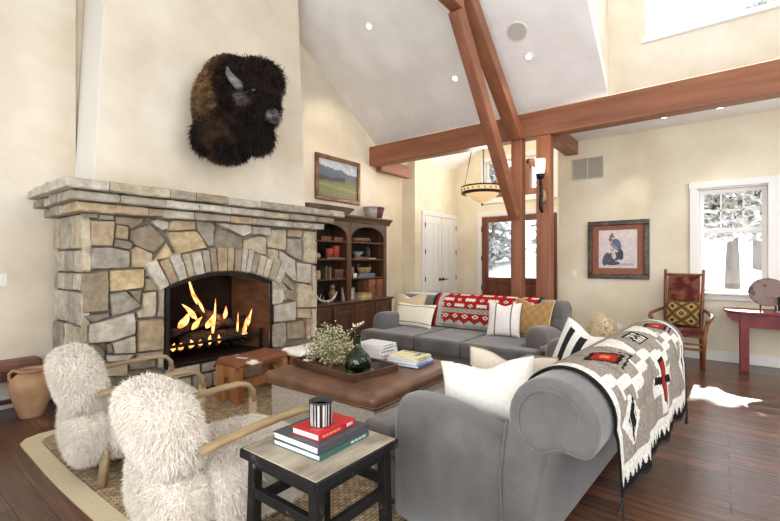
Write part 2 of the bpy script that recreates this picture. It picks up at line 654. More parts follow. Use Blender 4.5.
# back (fireplace) wall and its set-back continuation in the hall
struct(MB().box((-1.2, 5.4, 0), (6.5, 5.56, 6.2)).build('wall_back', 'plaster'))
struct(MB().box((-1.2, 5.34, 0), (1.5, 5.4, 6.2)).build('wall_back_left', 'plaster'))
struct(MB().box((6.5, 5.6, 0), (7.65, 5.76, 4)).build('wall_hall', 'plaster_warm'))
struct(MB().box((7.65, 5.25, 0), (9.5, 5.6, 4.2)).build('wall_closet', 'plaster_warm'))
# window wall
struct(holes_wall(0, 7.5, 7.66, (-4, 2.18), (0, 3.6), [(-1.36, .25, .93, 2.42)]).build('wall_window', 'plaster_warm'))
struct(MB().box((7.66, 2.02, 0), (9.5, 2.18, 4.2)).build('wall_porch_side', 'plaster_warm'))
# entry wall with double door and transom
struct(holes_wall(0, 9.5, 9.66, (2.02, 5.4), (0, 5), [(2.78, 4.55, 0, 2.45), (2.86, 4.46, 2.86, 3.76)]).build('wall_entry', 'plaster_warm'))
# unseen walls behind the camera, with big window openings added to let in fill light
struct(holes_wall(0, -1.36, -1.2, (-4, 5.56), (0, 4.2), [(-1.8, 2.2, .5, 2.9), (2.6, 4.9, .5, 2.9)]).build('wall_rear', 'plaster'))
struct(holes_wall(1, -4.16, -4, (-1.36, 7.66), (0, 6.2), [(-.6, 2.2, .4, 3.0), (3.2, 6.0, .4, 3.0), (1.2, 4.6, 3.5, 4.9)]).build('wall_right', 'plaster'))

# sloping ceiling in three bays: full slope beside the fireplace, cut short at the dormer
def slope(x0, x1, y0, y1, name):
    z0, z1 = ceil_z(x0), ceil_z(x1)
    b = MB()
    vs = [(x0, y0, z0), (x1, y0, z1), (x1, y1, z1), (x0, y1, z0)]
    vs += [(x, y, z + .18) for x, y, z in vs]
    b.add(vs, [(0, 3, 2, 1), (4, 5, 6, 7), (0, 1, 5, 4), (1, 2, 6, 5), (2, 3, 7, 6), (3, 0, 4, 7)])
    return struct(b.build(name, 'ceiling'))

YD = 1.225
slope(3.0, 6.5, YD, 5.4, 'ceiling_slope')
slope(3.0, 3.7, -2.4, YD, 'ceiling_ridge_strip')
slope(3.0, 6.5, -4, -2.4, 'ceiling_slope_side')
zr = ceil_z(3.0)
b = MB()
vs = [(-1.36, -4, zr - S * 4.36), (3, -4, zr), (3, 5.4, zr), (-1.36, 5.4, zr - S * 4.36)]
vs += [(x, y, z + .18) for x, y, z in vs]
b.add(vs, [(0, 3, 2, 1), (4, 5, 6, 7), (0, 1, 5, 4), (1, 2, 6, 5), (2, 3, 7, 6), (3, 0, 4, 7)])
struct(b.build('ceiling_slope_rear', 'ceiling'))
# dormer: flat top, two cheeks and the clerestory wall
ZD = ceil_z(3.7)
struct(MB().box((3.7, -2.4, ZD), (6.66, YD, ZD + .15)).build('ceiling_dormer', 'ceiling'))
for y0, y1, nm in ((YD, YD + .12, 'wall_dormer_left'), (-2.52, -2.4, 'wall_dormer_right')):
    struct(MB().prism([(3.7, ZD + .15), (6.66, EAVE + .02), (6.66, ZD + .15)], 1, y0, y1).build(nm, 'plaster'))
struct(holes_wall(0, 6.5, 6.66, (-2.4, YD), (EAVE, ZD), [(-.52, .78, 4.32, 5.4)]).build('wall_clerestory', 'plaster'))
# flat ceiling over the window side, gable over the entry
struct(MB().box((6.50, -4, 3.38), (7.5, 2.18, 3.5)).build('ceiling_side_hall', 'ceiling'))
struct(MB().box((6.66, 1.3, 3.69), (6.8, 5.6, 5.3)).build('wall_over_beam', 'plaster_warm'))
YR, EZ, ES = 3.62, 3.66, .58
for y0, y1, nm in ((5.62, YR, 'ceiling_entry_left'), (1.62, YR, 'ceiling_entry_right')):
    za, zb = EZ - (.37 * ES), EZ + abs(YR - 5.25) * ES
    b = MB()
    vs = [(6.7, y0, za), (9.6, y0, za), (9.6, y1, zb), (6.7, y1, zb)]
    vs += [(x, y, z + .15) for x, y, z in vs]
    b.add(vs, [(0, 3, 2, 1), (4, 5, 6, 7), (0, 1, 5, 4), (1, 2, 6, 5), (2, 3, 7, 6), (3, 0, 4, 7)])
    struct(b.build(nm, 'ceiling'))

# baseboards
struct(MB().box((7.47, -4, 0), (7.5, 2.18, .14)).build('baseboard_window', 'white', bevel=.006))
struct(MB().box((-1.2, 5.315, 0), (1.30, 5.34, .13)).build('baseboard_back', 'white', bevel=.006))
struct(MB().box((6.56, 5.575, 0), (7.64, 5.6, .13)).build('baseboard_hall', 'white', bevel=.006))

# timber frame
struct(MB().box((6.29, -4, 3.24), (6.50, 5.4, 3.61)).build('ceiling_beam', 'beam_y', bevel=.012))
for y0, y1 in ((2.375, 2.54), (1.95, 2.155)):
    struct(MB().box((6.30, y0, 0), (6.48, y1, 3.24)).build('timber_post', 'beam_z', bevel=.012))
struct(MB().box((6.50, 1.86, 3.16), (7.5, 2.06, 3.378)).build('beam_stub', 'beam_x', bevel=.012))
struct(MB().box((6.50, 5.26, 3.17), (7.5, 5.40, 3.42)).build('beam_stub', 'beam_x', bevel=.012))
# truss in the plane of the first post: rafter under the ceiling, brace off the post, collar
struct(MB().bar((6.31, 2.46, 3.30), (4.3, 2.46, 4.97), .19, .20).build('rafter', 'beam_x', bevel=.012))
struct(MB().bar((6.27, 2.46, 2.08), (4.44, 2.46, 4.36), .14, .20).build('rafter_brace', 'beam_x', bevel=.012))
struct(MB().box((1.6, 2.38, 4.36), (4.50, 2.54, 4.58)).build('collar_beam', 'beam_x', bevel=.012))

# ------------------------------------------------ windows
def sash(parent, x, y0, y1, z0, z1, w=.055, d=.05, muntins=None, pane=True):
    f = MB()
    f.box((x, y0, z0), (x + d, y1, z0 + w)).box((x, y0, z1 - w), (x + d, y1, z1))
    f.box((x, y0, z0 + w), (x + d, y0 + w, z1 - w)).box((x, y1 - w, z0 + w), (x + d, y1, z1 - w))
    fo = f.build('sash_frame', 'white', parent, bevel=.006)
    if muntins:
        nx, nz, zz0, zz1 = muntins
        m = MB()
        for i in range(1, nx):
            y = y0 + (y1 - y0) * i / nx
            m.box((x + .012, y - .01, zz0), (x + d - .012, y + .01, zz1))
        for j in range(1, nz):
            z = zz0 + (zz1 - zz0) * j / nz
            m.box((x + .012, y0 + w, z - .01), (x + d - .012, y1 - w, z + .01))
        m.build('muntin', 'white', fo)
    if pane:
        MB().box((x + .02, y0 + w, z0 + w), (x + .026, y1 - w, z1 - w)).build('pane', 'pane', fo)
    return fo

def empty_struct(name):
    o = bpy.data.objects.new(name, None)
    COL.objects.link(o)
    o['kind'] = 'structure'
    return o

w1 = empty_struct('window_1')
c = MB()
c.box((7.46, .25, .95), (7.5, .345, 2.42)).box((7.455, -1.46, 2.42), (7.5, .355, 2.515)).box((7.46, -1.46, .95), (7.5, -1.36, 2.42))
c.box((7.44, -.62, .95), (7.5, -.50, 2.42))
c.build('window_casing', 'white', w1, bevel=.006)
MB().box((7.40, -1.5, .925), (7.5, .385, .955)).box((7.465, -1.46, .85), (7.5, .345, .925)).build('window_sill', 'white', w1, bevel=.006)
c = MB()
c.box((7.5, .235, .93), (7.66, .25, 2.42)).box((7.5, -1.36, 2.405), (7.66, .25, 2.42)).box((7.5, -1.36, .93), (7.66, .25, .945)).box((7.5, -.62, .93), (7.66, -.50, 2.42))
c.build('window_jamb', 'white', w1)
for y0, y1 in ((-.50, .235), (-1.345, -.62)):
    sash(w1, 7.55, y0, y1, .945, 1.84)
    sash(w1, 7.58, y0, y1, 1.80, 2.405, muntins=(3, 2, 1.86, 2.35))

w2 = empty_struct('window_2')
c = MB()
c.box((6.44, -.60, 4.255), (6.5, .82, 4.325)).build('window_sill', 'white', w2, bevel=.008)
c = MB()
c.box((6.5, .75, 4.32), (6.66, .78, 5.4)).box((6.5, -.52, 4.32), (6.66, -.49, 5.4)).box((6.5, -.52, 5.37), (6.66, .78, 5.4))
c.build('window_jamb', 'white', w2)
sash(w2, 6.56, .13, .75, 4.325, 5.37, w=.04)
sash(w2, 6.56, -.49, .13, 4.325, 5.37, w=.04)

w3 = empty_struct('window_3')
c = MB()
c.box((9.45, 2.76, 2.76), (9.5, 4.56, 2.86)).box((9.45, 2.76, 3.76), (9.5, 4.56, 3.86)).box((9.45, 4.46, 2.86), (9.5, 4.56, 3.76)).box((9.45, 2.76, 2.86), (9.5, 2.86, 3.76))
c.box((9.44, 3.62, 2.86), (9.5, 3.70, 3.76))
c.build('window_casing', 'white', w3, bevel=.006)
sash(w3, 9.55, 2.86, 3.62, 2.86, 3.76, w=.04)
sash(w3, 9.55, 3.70, 4.46, 2.86, 3.76, w=.04)

# closet double door with white casing
d1 = empty_struct('door_1')
Yc = 5.25
c = MB()
c.box((7.90, Yc - .03, 0), (8.0, Yc, 2.42)).box((9.40, Yc - .03, 0), (9.495, Yc, 2.42)).box((7.90, Yc - .035, 2.42), (9.495, Yc, 2.52))
c.build('door_casing', 'white', d1, bevel=.006)
for x0, x1, hx in ((8.005, 8.69, 8.63), (8.71, 9.395, 8.77)):
    df = MB().box((x0, Yc - .02, .01), (x1, Yc, 2.41))
    leaf = df.build('door_leaf', 'white', d1)
    r = MB()
    wst = .11
    y0, y1 = Yc - .034, Yc - .02
    r.box((x0, y0, .01), (x0 + wst, y1, 2.41)).box((x1 - wst, y0, .01), (x1, y1, 2.41))
    r.box((x0 + wst, y0, 2.25), (x1 - wst, y1, 2.41)).box((x0 + wst, y0, .70), (x1 - wst, y1, .86)).box((x0 + wst, y0, .01), (x1 - wst, y1, .22))
    # two planks with a groove between inside the upper panel
    xm = (x0 + x1) / 2
    r.box((x0 + wst + .015, Yc - .026, .875), (xm - .005, y1, 2.235)).box((xm + .005, Yc - .026, .875), (x1 - wst - .015, y1, 2.235))
    r.build('door_panelling', 'white', leaf, bevel=.005)
    h = MB()
    h.lathe([(.042, 0), (.042, .01), (.018, .014), (.018, .05)], seg=14).xf(Matrix.Translation((hx, Yc - .034, .955)) @ Matrix.Rotation(PI / 2, 4, 'X'))
    sg = -1 if hx < 8.7 else 1
    h.bar((hx, Yc - .078, .955), (hx + (.14 if sg > 0 else -.05), Yc - .078, .95), .022, .026)
    h.build('door_handle', 'black', leaf, bevel=.003)
    for z in (2.2, 1.6, .98, .3):
        xh = x0 - .004 if hx < 8.7 and x0 < 8.1 else x1 + .004
        MB().lathe([(.011, -.05), (.011, .05)], (xh, Yc - .042, z), 8).build('door_hinge', 'black', leaf)

# entry double door: stained wood, tall glass lights over raised panels
d2 = empty_struct('door_2')
c = MB()
c.box((9.46, 4.55, 0), (9.5, 4.66, 2.56)).box((9.46, 2.67, 0), (9.5, 2.78, 2.56)).box((9.46, 2.78, 2.45), (9.5, 4.55, 2.56))
c.build('door_casing', 'white', d2, bevel=.006)
for y0, y1 in ((2.785, 3.655), (3.675, 4.545)):
    x0, x1 = 9.48, 9.54
    st, zt, zb = .15, 2.31, 1.0
    r = MB()
    r.box((x0, y0, .01), (x1, y0 + st, 2.44)).box((x0, y1 - st, .01), (x1, y1, 2.44))
    r.box((x0, y0 + st, zt), (x1, y1 - st, 2.44)).box((x0, y0 + st, .88), (x1, y1 - st, zb)).box((x0, y0 + st, .01), (x1, y1 - st, .22))
    leaf = r.build('door_leaf', 'door_wood', d2, bevel=.008)
    MB().box((9.50, y0 + st, .22), (9.52, y1 - st, .88)).box((9.487, y0 + st + .05, .27), (9.53, y1 - st - .05, .83)).build('door_panel', 'door_wood', leaf, bevel=.02)
    MB().box((9.508, y0 + st, zb), (9.516, y1 - st, zt)).build('pane', 'pane', leaf)
    if y0 < 3:
        h = MB()
        h.box((9.472, y1 - .1, .86), (9.48, y1 - .04, 1.1)).bar((9.445, y1 - .07, 1.0), (9.445, y1 - .19, .995), .02, .02, (0, 0, 1))
        h.bar((9.445, y1 - .07, 1.0), (9.48, y1 - .07, 1.0), .018, .018)
        h.build('door_handle', 'brass', leaf, bevel=.003)
    else:
        for z in (2.15, 1.45, .75):
            MB().lathe([(.012, -.06), (.012, .06)], (9.468, y1 + .003, z), 8).build('door_hinge', 'black', leaf)

# ------------------------------------------------ small fixtures
def plate_on_x(x, y, z, w, h, name, label, cat, kind):
    t = thing(name, label, cat, (x, y, z))
    MB().box((-.008, -w / 2, 0), (0, w / 2, h)).build('plate', 'white', t, bevel=.003)
    if kind == 'switch':
        MB().box((-.014, -.016, h / 2 - .03), (-.008, .016, h / 2 + .03)).build('toggle', 'white', t, bevel=.002)
    else:
        for dz in (.022, .068):
            MB().box((-.011, -.017, dz), (-.008, .017, dz + .026)).build('socket', 'white', t, bevel=.002)
    return t

plate_on_x(7.5, 1.93, 1.12, .075, .115, 'light_switch', 'white wall switch left of the framed seated figure print', 'switch', 'switch')
plate_on_x(7.5, 1.25, .29, .075, .115, 'wall_outlet', 'white outlet low on the wall beneath the framed print', 'outlet', 'outlet')
t = thing('light_switch', 'white switch plate on the plain wall left of the stone fireplace', 'switch', (.90, 5.34, 1.16))
MB().box((-.055, -.008, 0), (.055, 0, .115)).build('plate', 'white', t, bevel=.003)
MB().box((-.03, -.014, .03), (-.005, -.008, .085)).box((.005, -.014, .03), (.03, -.008, .085)).build('toggle', 'white', t, bevel=.002)

t = thing('vent_grille', 'grey louvred return air vent high on the wall above the print', 'vent', (7.5, 1.72, 2.73))
MB().box((-.02, -.25, 0), (0, .25, .02)).box((-.02, -.25, .34), (0, .25, .36)).box((-.02, -.25, .02), (0, -.23, .34)).box((-.02, .23, .02), (0, .25, .34)).box((-.018, -.008, .02), (0, .008, .34)).build('frame', 'grille', t, bevel=.003)
g = MB()
for i in range(20):
    z = .028 + i * .0158
    g.bar((-.008, -.23, z), (-.008, .23, z), .012, .004, (-.5, 0, 1))
g.build('louvre', 'grille', t)
MB().box((-.003, -.23, .02), (-.001, .23, .34)).build('backing', mat('vent dark', (160, 152, 138), bump=0), t)

# recessed lamps in the sloped ceiling (normal points down and into the room)
nrm = Vector((-S, 0, -1)).normalized()
qrot = nrm.to_track_quat('Z', 'Y')
def can_light(p, q, label, on, flat=False, r=.055):
    t = thing('recessed_light', label, 'light', p, 0, 'recessed ceiling lights')
    m = q.to_matrix().to_4x4()
    ring = MB().lathe([(r * .72, -.002), (r * .72, .006), (r, .008), (r * 1.15, .002), (r * 1.15, -.004)], seg=24).xf(m)
    ring.build('trim_ring', 'white', t, smooth=True)
    MB().lathe([(r * .72, .0), (r * .70, .004)], seg=20).xf(m).build('lens', 'lamp' if on else 'white', t)
    return t
for p, lab, on in (((4.74, 4.07), 'recessed ceiling light high on the slope nearest the painting, switched on', True),
                   ((5.74, 3.2), 'small recessed light in the slope left of the rafter brace', True),
                   ((5.74, 2.06), 'small recessed light in the slope right of the rafter, below the speaker', True)):
    x, y = p
    can_light((x, y, ceil_z(x) - .004), qrot, lab, on)
qd = Vector((0, 0, -1)).to_track_quat('Z', 'Y')
can_light((6.95, .61, 3.3785), qd, 'recessed downlight in the flat side ceiling, left one below the long beam', True)
can_light((6.95, .0, 3.3785), qd, 'recessed downlight in the flat side ceiling, right one above the side window', True)
t = thing('ceiling_speaker', 'round white speaker grille flush in the sloped ceiling', 'speaker', (5.42, 2.10, ceil_z(5.42) - .004))
m4 = qrot.to_matrix().to_4x4()
MB().lathe([(.118, -.004), (.13, .006), (.14, .002), (.14, -.004)], seg=36).xf(m4).build('rim', 'white', t, smooth=True)
MB().lathe([(.0, .006), (.118, .004), (.118, -.003)], seg=36).xf(m4).build('mesh_grille', mat('speaker mesh', (186, 182, 172), (204, 200, 190), .7, (220, 220, 220), 2, .3), t)

# sconce on the second post
t = thing('wall_sconce', 'dark iron torch sconce with white glass cup on the timber post', 'sconce', (6.30, 2.05, 2.12))
MB().lathe([(.0, .03), (.05, .026), (.06, 0)], seg=20, sx=1, sy=1.9).xf(Matrix.Translation((0, 0, .22)) @ Matrix.Rotation(-PI / 2, 4, 'Y') @ Matrix.Rotation(PI / 2, 4, 'Z')).build('back_plate', mat('rust patina plate', (120, 84, 52), (196, 160, 112), .5, (20, 20, 20), 4, .2, metal=.3), t, smooth=True)
pts = [(-.05, 0, .0), (-.10, 0, .03), (-.12, 0, .12), (-.10, 0, .22), (-.09, 0, .30), (-.11, 0, .42), (-.12, 0, .50)]
MB().tube(pts, [.012, .026, .024, .02, .022, .022, .018], 10).ball((-.05, 0, .0), .025).tube([(-.02, 0, .22), (-.10, 0, .22)], .014, 8).build('arm', 'iron', t, smooth=True)
MB().lathe([(.0, .44), (.05, .47), (.062, .52), (.058, .53), (.0, .5)], (-.12, 0, 0), 20).build('cup', 'iron', t, smooth=True)
MB().lathe([(.045, .52), (.062, .58), (.072, .74), (.066, .74), (.056, .58), (.0, .53)], (-.12, 0, 0), 24).build('glass_shade', 'milk', t, smooth=True)

# pendant bowl in the entry
t = thing('pendant_light', 'amber glass bowl pendant hung on rods in the entry', 'pendant light', (7.6, 3.64, 2.5))
MB().lathe([(0, 0), (.03, .01), (.14, .055), (.25, .125), (.335, .20), (.325, .205), (.24, .135), (.13, .065), (0, .012)], seg=40).build('glass_bowl', 'amber', t, smooth=True)
MB().lathe([(.345, .185), (.40, .19), (.41, .205), (.40, .22), (.36, .225), (.345, .22)], seg=40).build('lower_ring', 'brass', t, smooth=True)
MB().lathe([(.385, .22), (.388, .31), (.378, .31), (.376, .22)], seg=40).build('glass_band', 'amber', t, smooth=True)
MB().lathe([(.38, .31), (.40, .312), (.40, .335), (.375, .34)], seg=40).build('upper_ring', 'brass', t, smooth=True)
m = MB().lathe([(.386, .222), (.396, .222), (.396, .23), (.386, .23)], seg=40)
for k in range(22):
    a = 2 * PI * k / 22
    m.ball((.392 * math.cos(a), .392 * math.sin(a), .265), (.012, .012, .02) if k % 2 else (.02, .02, .012), 8, 6)
m.build('band_tracery', 'brass', t)
MB().lathe([(0, -.045), (.018, -.03), (.012, -.01), (.02, .005)], seg=12).build('finial', 'brass', t, smooth=True)
for k in range(3):
    a = 2 * PI * k / 3 + PI / 2
    MB().tube([(.385 * math.cos(a), .385 * math.sin(a), .33), (.03 * math.cos(a), .03 * math.sin(a), 2.02)], .009, 8).build('rod', 'brass', t)
MB().lathe([(.03, 1.99), (.09, 2.04), (.09, 2.08)], seg=20).build('canopy', 'brass', t, smooth=True)

# framed pictures
def landscape(u, v):
    w = lambda f, p: math.sin(u * f + p) + .5 * math.sin(u * f * 2.3 + p * 2)
    r = random.uniform(-9, 9)
    h = .70 + .05 * w(5, .6) + .015 * w(23, 1)
    if v > h + .06:
        return (196 + r, 200 + r, 206 + r) if w(7, v * 9) < .7 else (176 + r, 182 + r, 194 + r)
    if v > .55 + .03 * w(9, 2):
        k = (v - .5) * 70
        return (84 + k + r, 94 + k + r, 112 + k + r)
    if v > .43 + .05 * u + random.uniform(-.02, .02) and u < .62 + .1 * w(11, 0):
        return (52 + r, 58 + r, 48 + r)
    if v > .40:
        return (112 + r, 108 + r, 84 + r)
    g = (118, 130, 68) if math.sin(v * 34 + u * 3 + random.uniform(-.8, .8)) > -.3 else (146, 144, 92)
    if v < .14:
        g = (132, 122, 94)
    return tuple(max(0, k + r) for k in g)
t = thing('framed_painting', 'landscape painting of green fields and mountains in a brown frame', 'painting', (5.43, 5.395, 2.44))
MB().box((-.56, -.045, 0), (.56, 0, .075)).box((-.56, -.045, .715), (.56, 0, .79)).box((-.56, -.045, .075), (-.485, 0, .715)).box((.485, -.045, .075), (.56, 0, .715)).build('frame', 'gold_frame', t, bevel=.014)
MB().panel((-.49, -.018, .07), (.98, 0, 0), (0, 0, .65), 84, 56, landscape).build('canvas', 'paint', t, col=True)

def figure(u, v):
    el = lambda cx, cy, rx, ry, a=0: (((u - cx) * math.cos(a) + (v - cy) * math.sin(a)) / rx) ** 2 + ((-(u - cx) * math.sin(a) + (v - cy) * math.cos(a)) / ry) ** 2 < 1
    n = random.uniform(-9, 9)
    if el(.35, .83, .085, .022, -.25) or el(.355, .875, .038, .05, -.2): return (112 + n, 100 + n, 98 + n)
    if el(.315, .76, .045, .055): return (140 + n, 84 + n, 68 + n)
    if el(.33, .70, .035, .035): return (176 + n, 160 + n, 150 + n)
    if el(.37, .48, .05, .035): return (206, 160, 142)
    if el(.41, .57, .13, .045, -.7): return (140 + n, 142 + n, 164 + n)
    if el(.48, .62, .11, .17, .45): return (104 + 2 * n, 106 + 2 * n, 132 + 2 * n)
    if el(.58, .36, .075, .15, .1): return (56 + n, 54 + n, 70 + n)
    if el(.40, .34, .055, .11, .2): return (212 + n, 206 + n, 190 + n)
    if el(.40, .30, .19, .12, .15): return (74 + n, 72 + n, 90 + n)
    if el(.20, .24, .09, .18, -.35): return (82 + n, 80 + n, 98 + n)
    if el(.36, .13, .20, .055): return (66 + n, 64 + n, 82 + n)
    if el(.70, .10, .24, .032): return (184, 176, 180)
    k = 8 * v
    return (220 + k, 208 + k, 204 + k)
t = thing('framed_print', 'print of a seated figure in a hat, rust mat and dark burl frame', 'picture', (7.497, 1.275, 1.11))
W2, HH = .435, .92
MB().box((-.04, -W2, 0), (0, W2, .075)).box((-.04, -W2, HH - .075), (0, W2, HH)).box((-.04, -W2, .075), (0, -W2 + .075, HH - .075)).box((-.04, W2 - .075, .075), (0, W2, HH - .075)).build('frame', 'bark_frame', t, bevel=.012)
MB().box((-.015, -W2 + .07, .07), (-.008, W2 - .07, HH - .07)).build('mat_board', mat('rust mat board', (138, 84, 62), (152, 96, 72), .8, (40, 40, 40), 2, .1), t)
MB().panel((-.018, .27, .17), (0, -.54, 0), (0, 0, .60), 72, 80, figure).build('print_sheet', 'paint', t, col=True)
# =================================================================== CHIMNEY AND FIREPLACE
b = MB()
zl, zh = 1.9, 6.3
xl = lambda z: 1.485 + (z - 2.06) * .049
xr = lambda z: 4.126 - (z - 2.2) * .043
vs = [(xl(zl), 4.77, zl), (xr(zl), 4.77, zl), (xr(zl), 5.4, zl), (xl(zl), 5.4, zl),
      (xl(zh), 4.77, zh), (xr(zh), 4.77, zh), (xr(zh), 5.4, zh), (xl(zh), 5.4, zh)]
b.add(vs, [(0, 3, 2, 1), (4, 5, 6, 7), (0, 1, 5, 4), (1, 2, 6, 5), (2, 3, 7, 6), (3, 0, 4, 7)])
struct(b.build('wall_chimney', 'plaster'))
# thin white panel laid over the chimney's left flank
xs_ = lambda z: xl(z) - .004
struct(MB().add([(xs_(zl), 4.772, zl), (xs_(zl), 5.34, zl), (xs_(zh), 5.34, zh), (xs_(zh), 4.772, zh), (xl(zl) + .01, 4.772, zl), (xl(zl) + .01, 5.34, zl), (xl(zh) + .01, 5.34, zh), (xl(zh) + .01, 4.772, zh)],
                [(0, 1, 2, 3)[::-1], (4, 5, 6, 7), (0, 4, 7, 3), (1, 2, 6, 5)]).build('white_flank_panel', 'white'))

FY = 4.44
FX0, FX1 = 1.30, 4.08
OX0, OX1, OZ0, OSP, OCR = 2.02, 3.32, .29, 1.125, 1.268
hw = (OX1 - OX0) / 2
rise = OCR - OSP
R_ = (hw * hw + rise * rise) / (2 * rise)
CX, CZ = (OX0 + OX1) / 2, OCR - R_

TAN, LGT, GRY, DRK, BRN, GLD, OCH = ((204, 193, 172), (214, 208, 196), (180, 174, 163), (150, 141, 130), (172, 158, 138), (213, 193, 156), (194, 175, 148))


def half(poly, nx, nz, d):
    out = []
    n = len(poly)
    for i in range(n):
        p, q = poly[i], poly[(i + 1) % n]
        a, c = nx * p[0] + nz * p[1] - d, nx * q[0] + nz * q[1] - d
        if a <= 0:
            out.append(p)
        if a * c < 0:
            t = a / (a - c)
            out.append((p[0] + (q[0] - p[0]) * t, p[1] + (q[1] - p[1]) * t))
    return out


def cell(i, seeds, rect, gap=.006):
    sx, sz = seeds[i][:2]
    p = [(rect[0], rect[2]), (rect[1], rect[2]), (rect[1], rect[3]), (rect[0], rect[3])]
    for j, q in enumerate(seeds):
        if j == i:
            continue
        dx, dz = q[0] - sx, q[1] - sz
        L = math.hypot(dx, dz)
        dx, dz = dx / L, dz / L
        # stones are wider than tall or the other way round: bias by per-seed weight
        p = half(p, dx, dz, dx * (sx + q[0]) / 2 + dz * (sz + q[1]) / 2 - gap)
        if len(p) < 3:
            return None
    return p


def stone(mb, poly, depth, to3, col):
    """rounded rough block: poly is in face coordinates, depth its relief, to3(a,b,h) places it"""
    # resample the outline
    pts = []
    n = len(poly)
    per = sum(math.dist(poly[i], poly[(i + 1) % n]) for i in range(n))
    cx = sum(p[0] for p in poly) / n
    cz = sum(p[1] for p in poly) / n
    for i in range(n):
        p, q = poly[i], poly[(i + 1) % n]
        k = max(1, int(math.dist(p, q) / .05))
        for s_ in range(k):
            t = s_ / k
            j = random.uniform(-.004, .004) if s_ else 0
            x, z = p[0] + (q[0] - p[0]) * t + j, p[1] + (q[1] - p[1]) * t + j
            if not s_:      # corners knocked off a little
                x, z = x + (cx - x) * .025, z + (cz - z) * .025
            pts.append((x, z))
    m = len(pts)
    vs = []
    size = math.sqrt(per * per / 16)
    for f, h in ((1, 0), (1, depth * .7), (1 - .009 / max(size * .5, .03), depth), (.62, depth), (.3, depth)):
        for x, z in pts:
            hh = h + (random.uniform(-.006, .006) if h and f > .9 else 0)
            if f < .9:
                hh += random.uniform(-.001, .002)
            vs.append(to3(cx + (x - cx) * f, cz + (z - cz) * f, hh))
    vs.append(to3(cx, cz, depth + random.uniform(0, .003)))
    fs = []
    for r in range(4):
        for i in range(m):
            j = (i + 1) % m
            fs.append((r * m + i, r * m + j, (r + 1) * m + j, (r + 1) * m + i))
    for i in range(m):
        fs.append((4 * m + i, 4 * m + (i + 1) % m, 5 * m))
    k = random.uniform(.86, 1.1)
    c = tuple(v * k for v in lin(col))
    mb.add(vs, fs, c)


fp = thing('stone_fireplace', 'large fieldstone fireplace with a stepped stone mantel and arched opening', 'fireplace', ((FX0 + FX1) / 2, 4.9, 0))
# core behind the facing stones, with the firebox cut out
core = MB()
YB = FY + .05
core.box((FX0 + .05, YB, 0), (OX0, 5.398, 1.83)).box((OX1, YB, 0), (FX1 - .03, 5.398, 1.83)).box((OX0, YB, 0), (OX1, 5.398, OZ0))
top = [(OX0, 1.83), (OX0, OSP)]
for i in range(1, 16):
    x = OX0 + (OX1 - OX0) * i / 16
    top.append((x, CZ + math.sqrt(R_ * R_ - (x - CX) ** 2)))
top += [(OX1, OSP), (OX1, 1.83)]
for i in range(1, len(top) - 2):
    p, q = top[i], top[i + 1]
    core.add([(p[0], YB, p[1]), (q[0], YB, q[1]), (q[0], YB, 1.83), (p[0], YB, 1.83), (p[0], 5.39, p[1]), (q[0], 5.39, q[1]), (q[0], 5.39, 1.83), (p[0], 5.39, 1.83)],
             [(0, 1, 2, 3), (0, 4, 5, 1), (4, 7, 6, 5), (3, 2, 6, 7)])
core.build('mortar_core', 'mortar', fp, world=True)

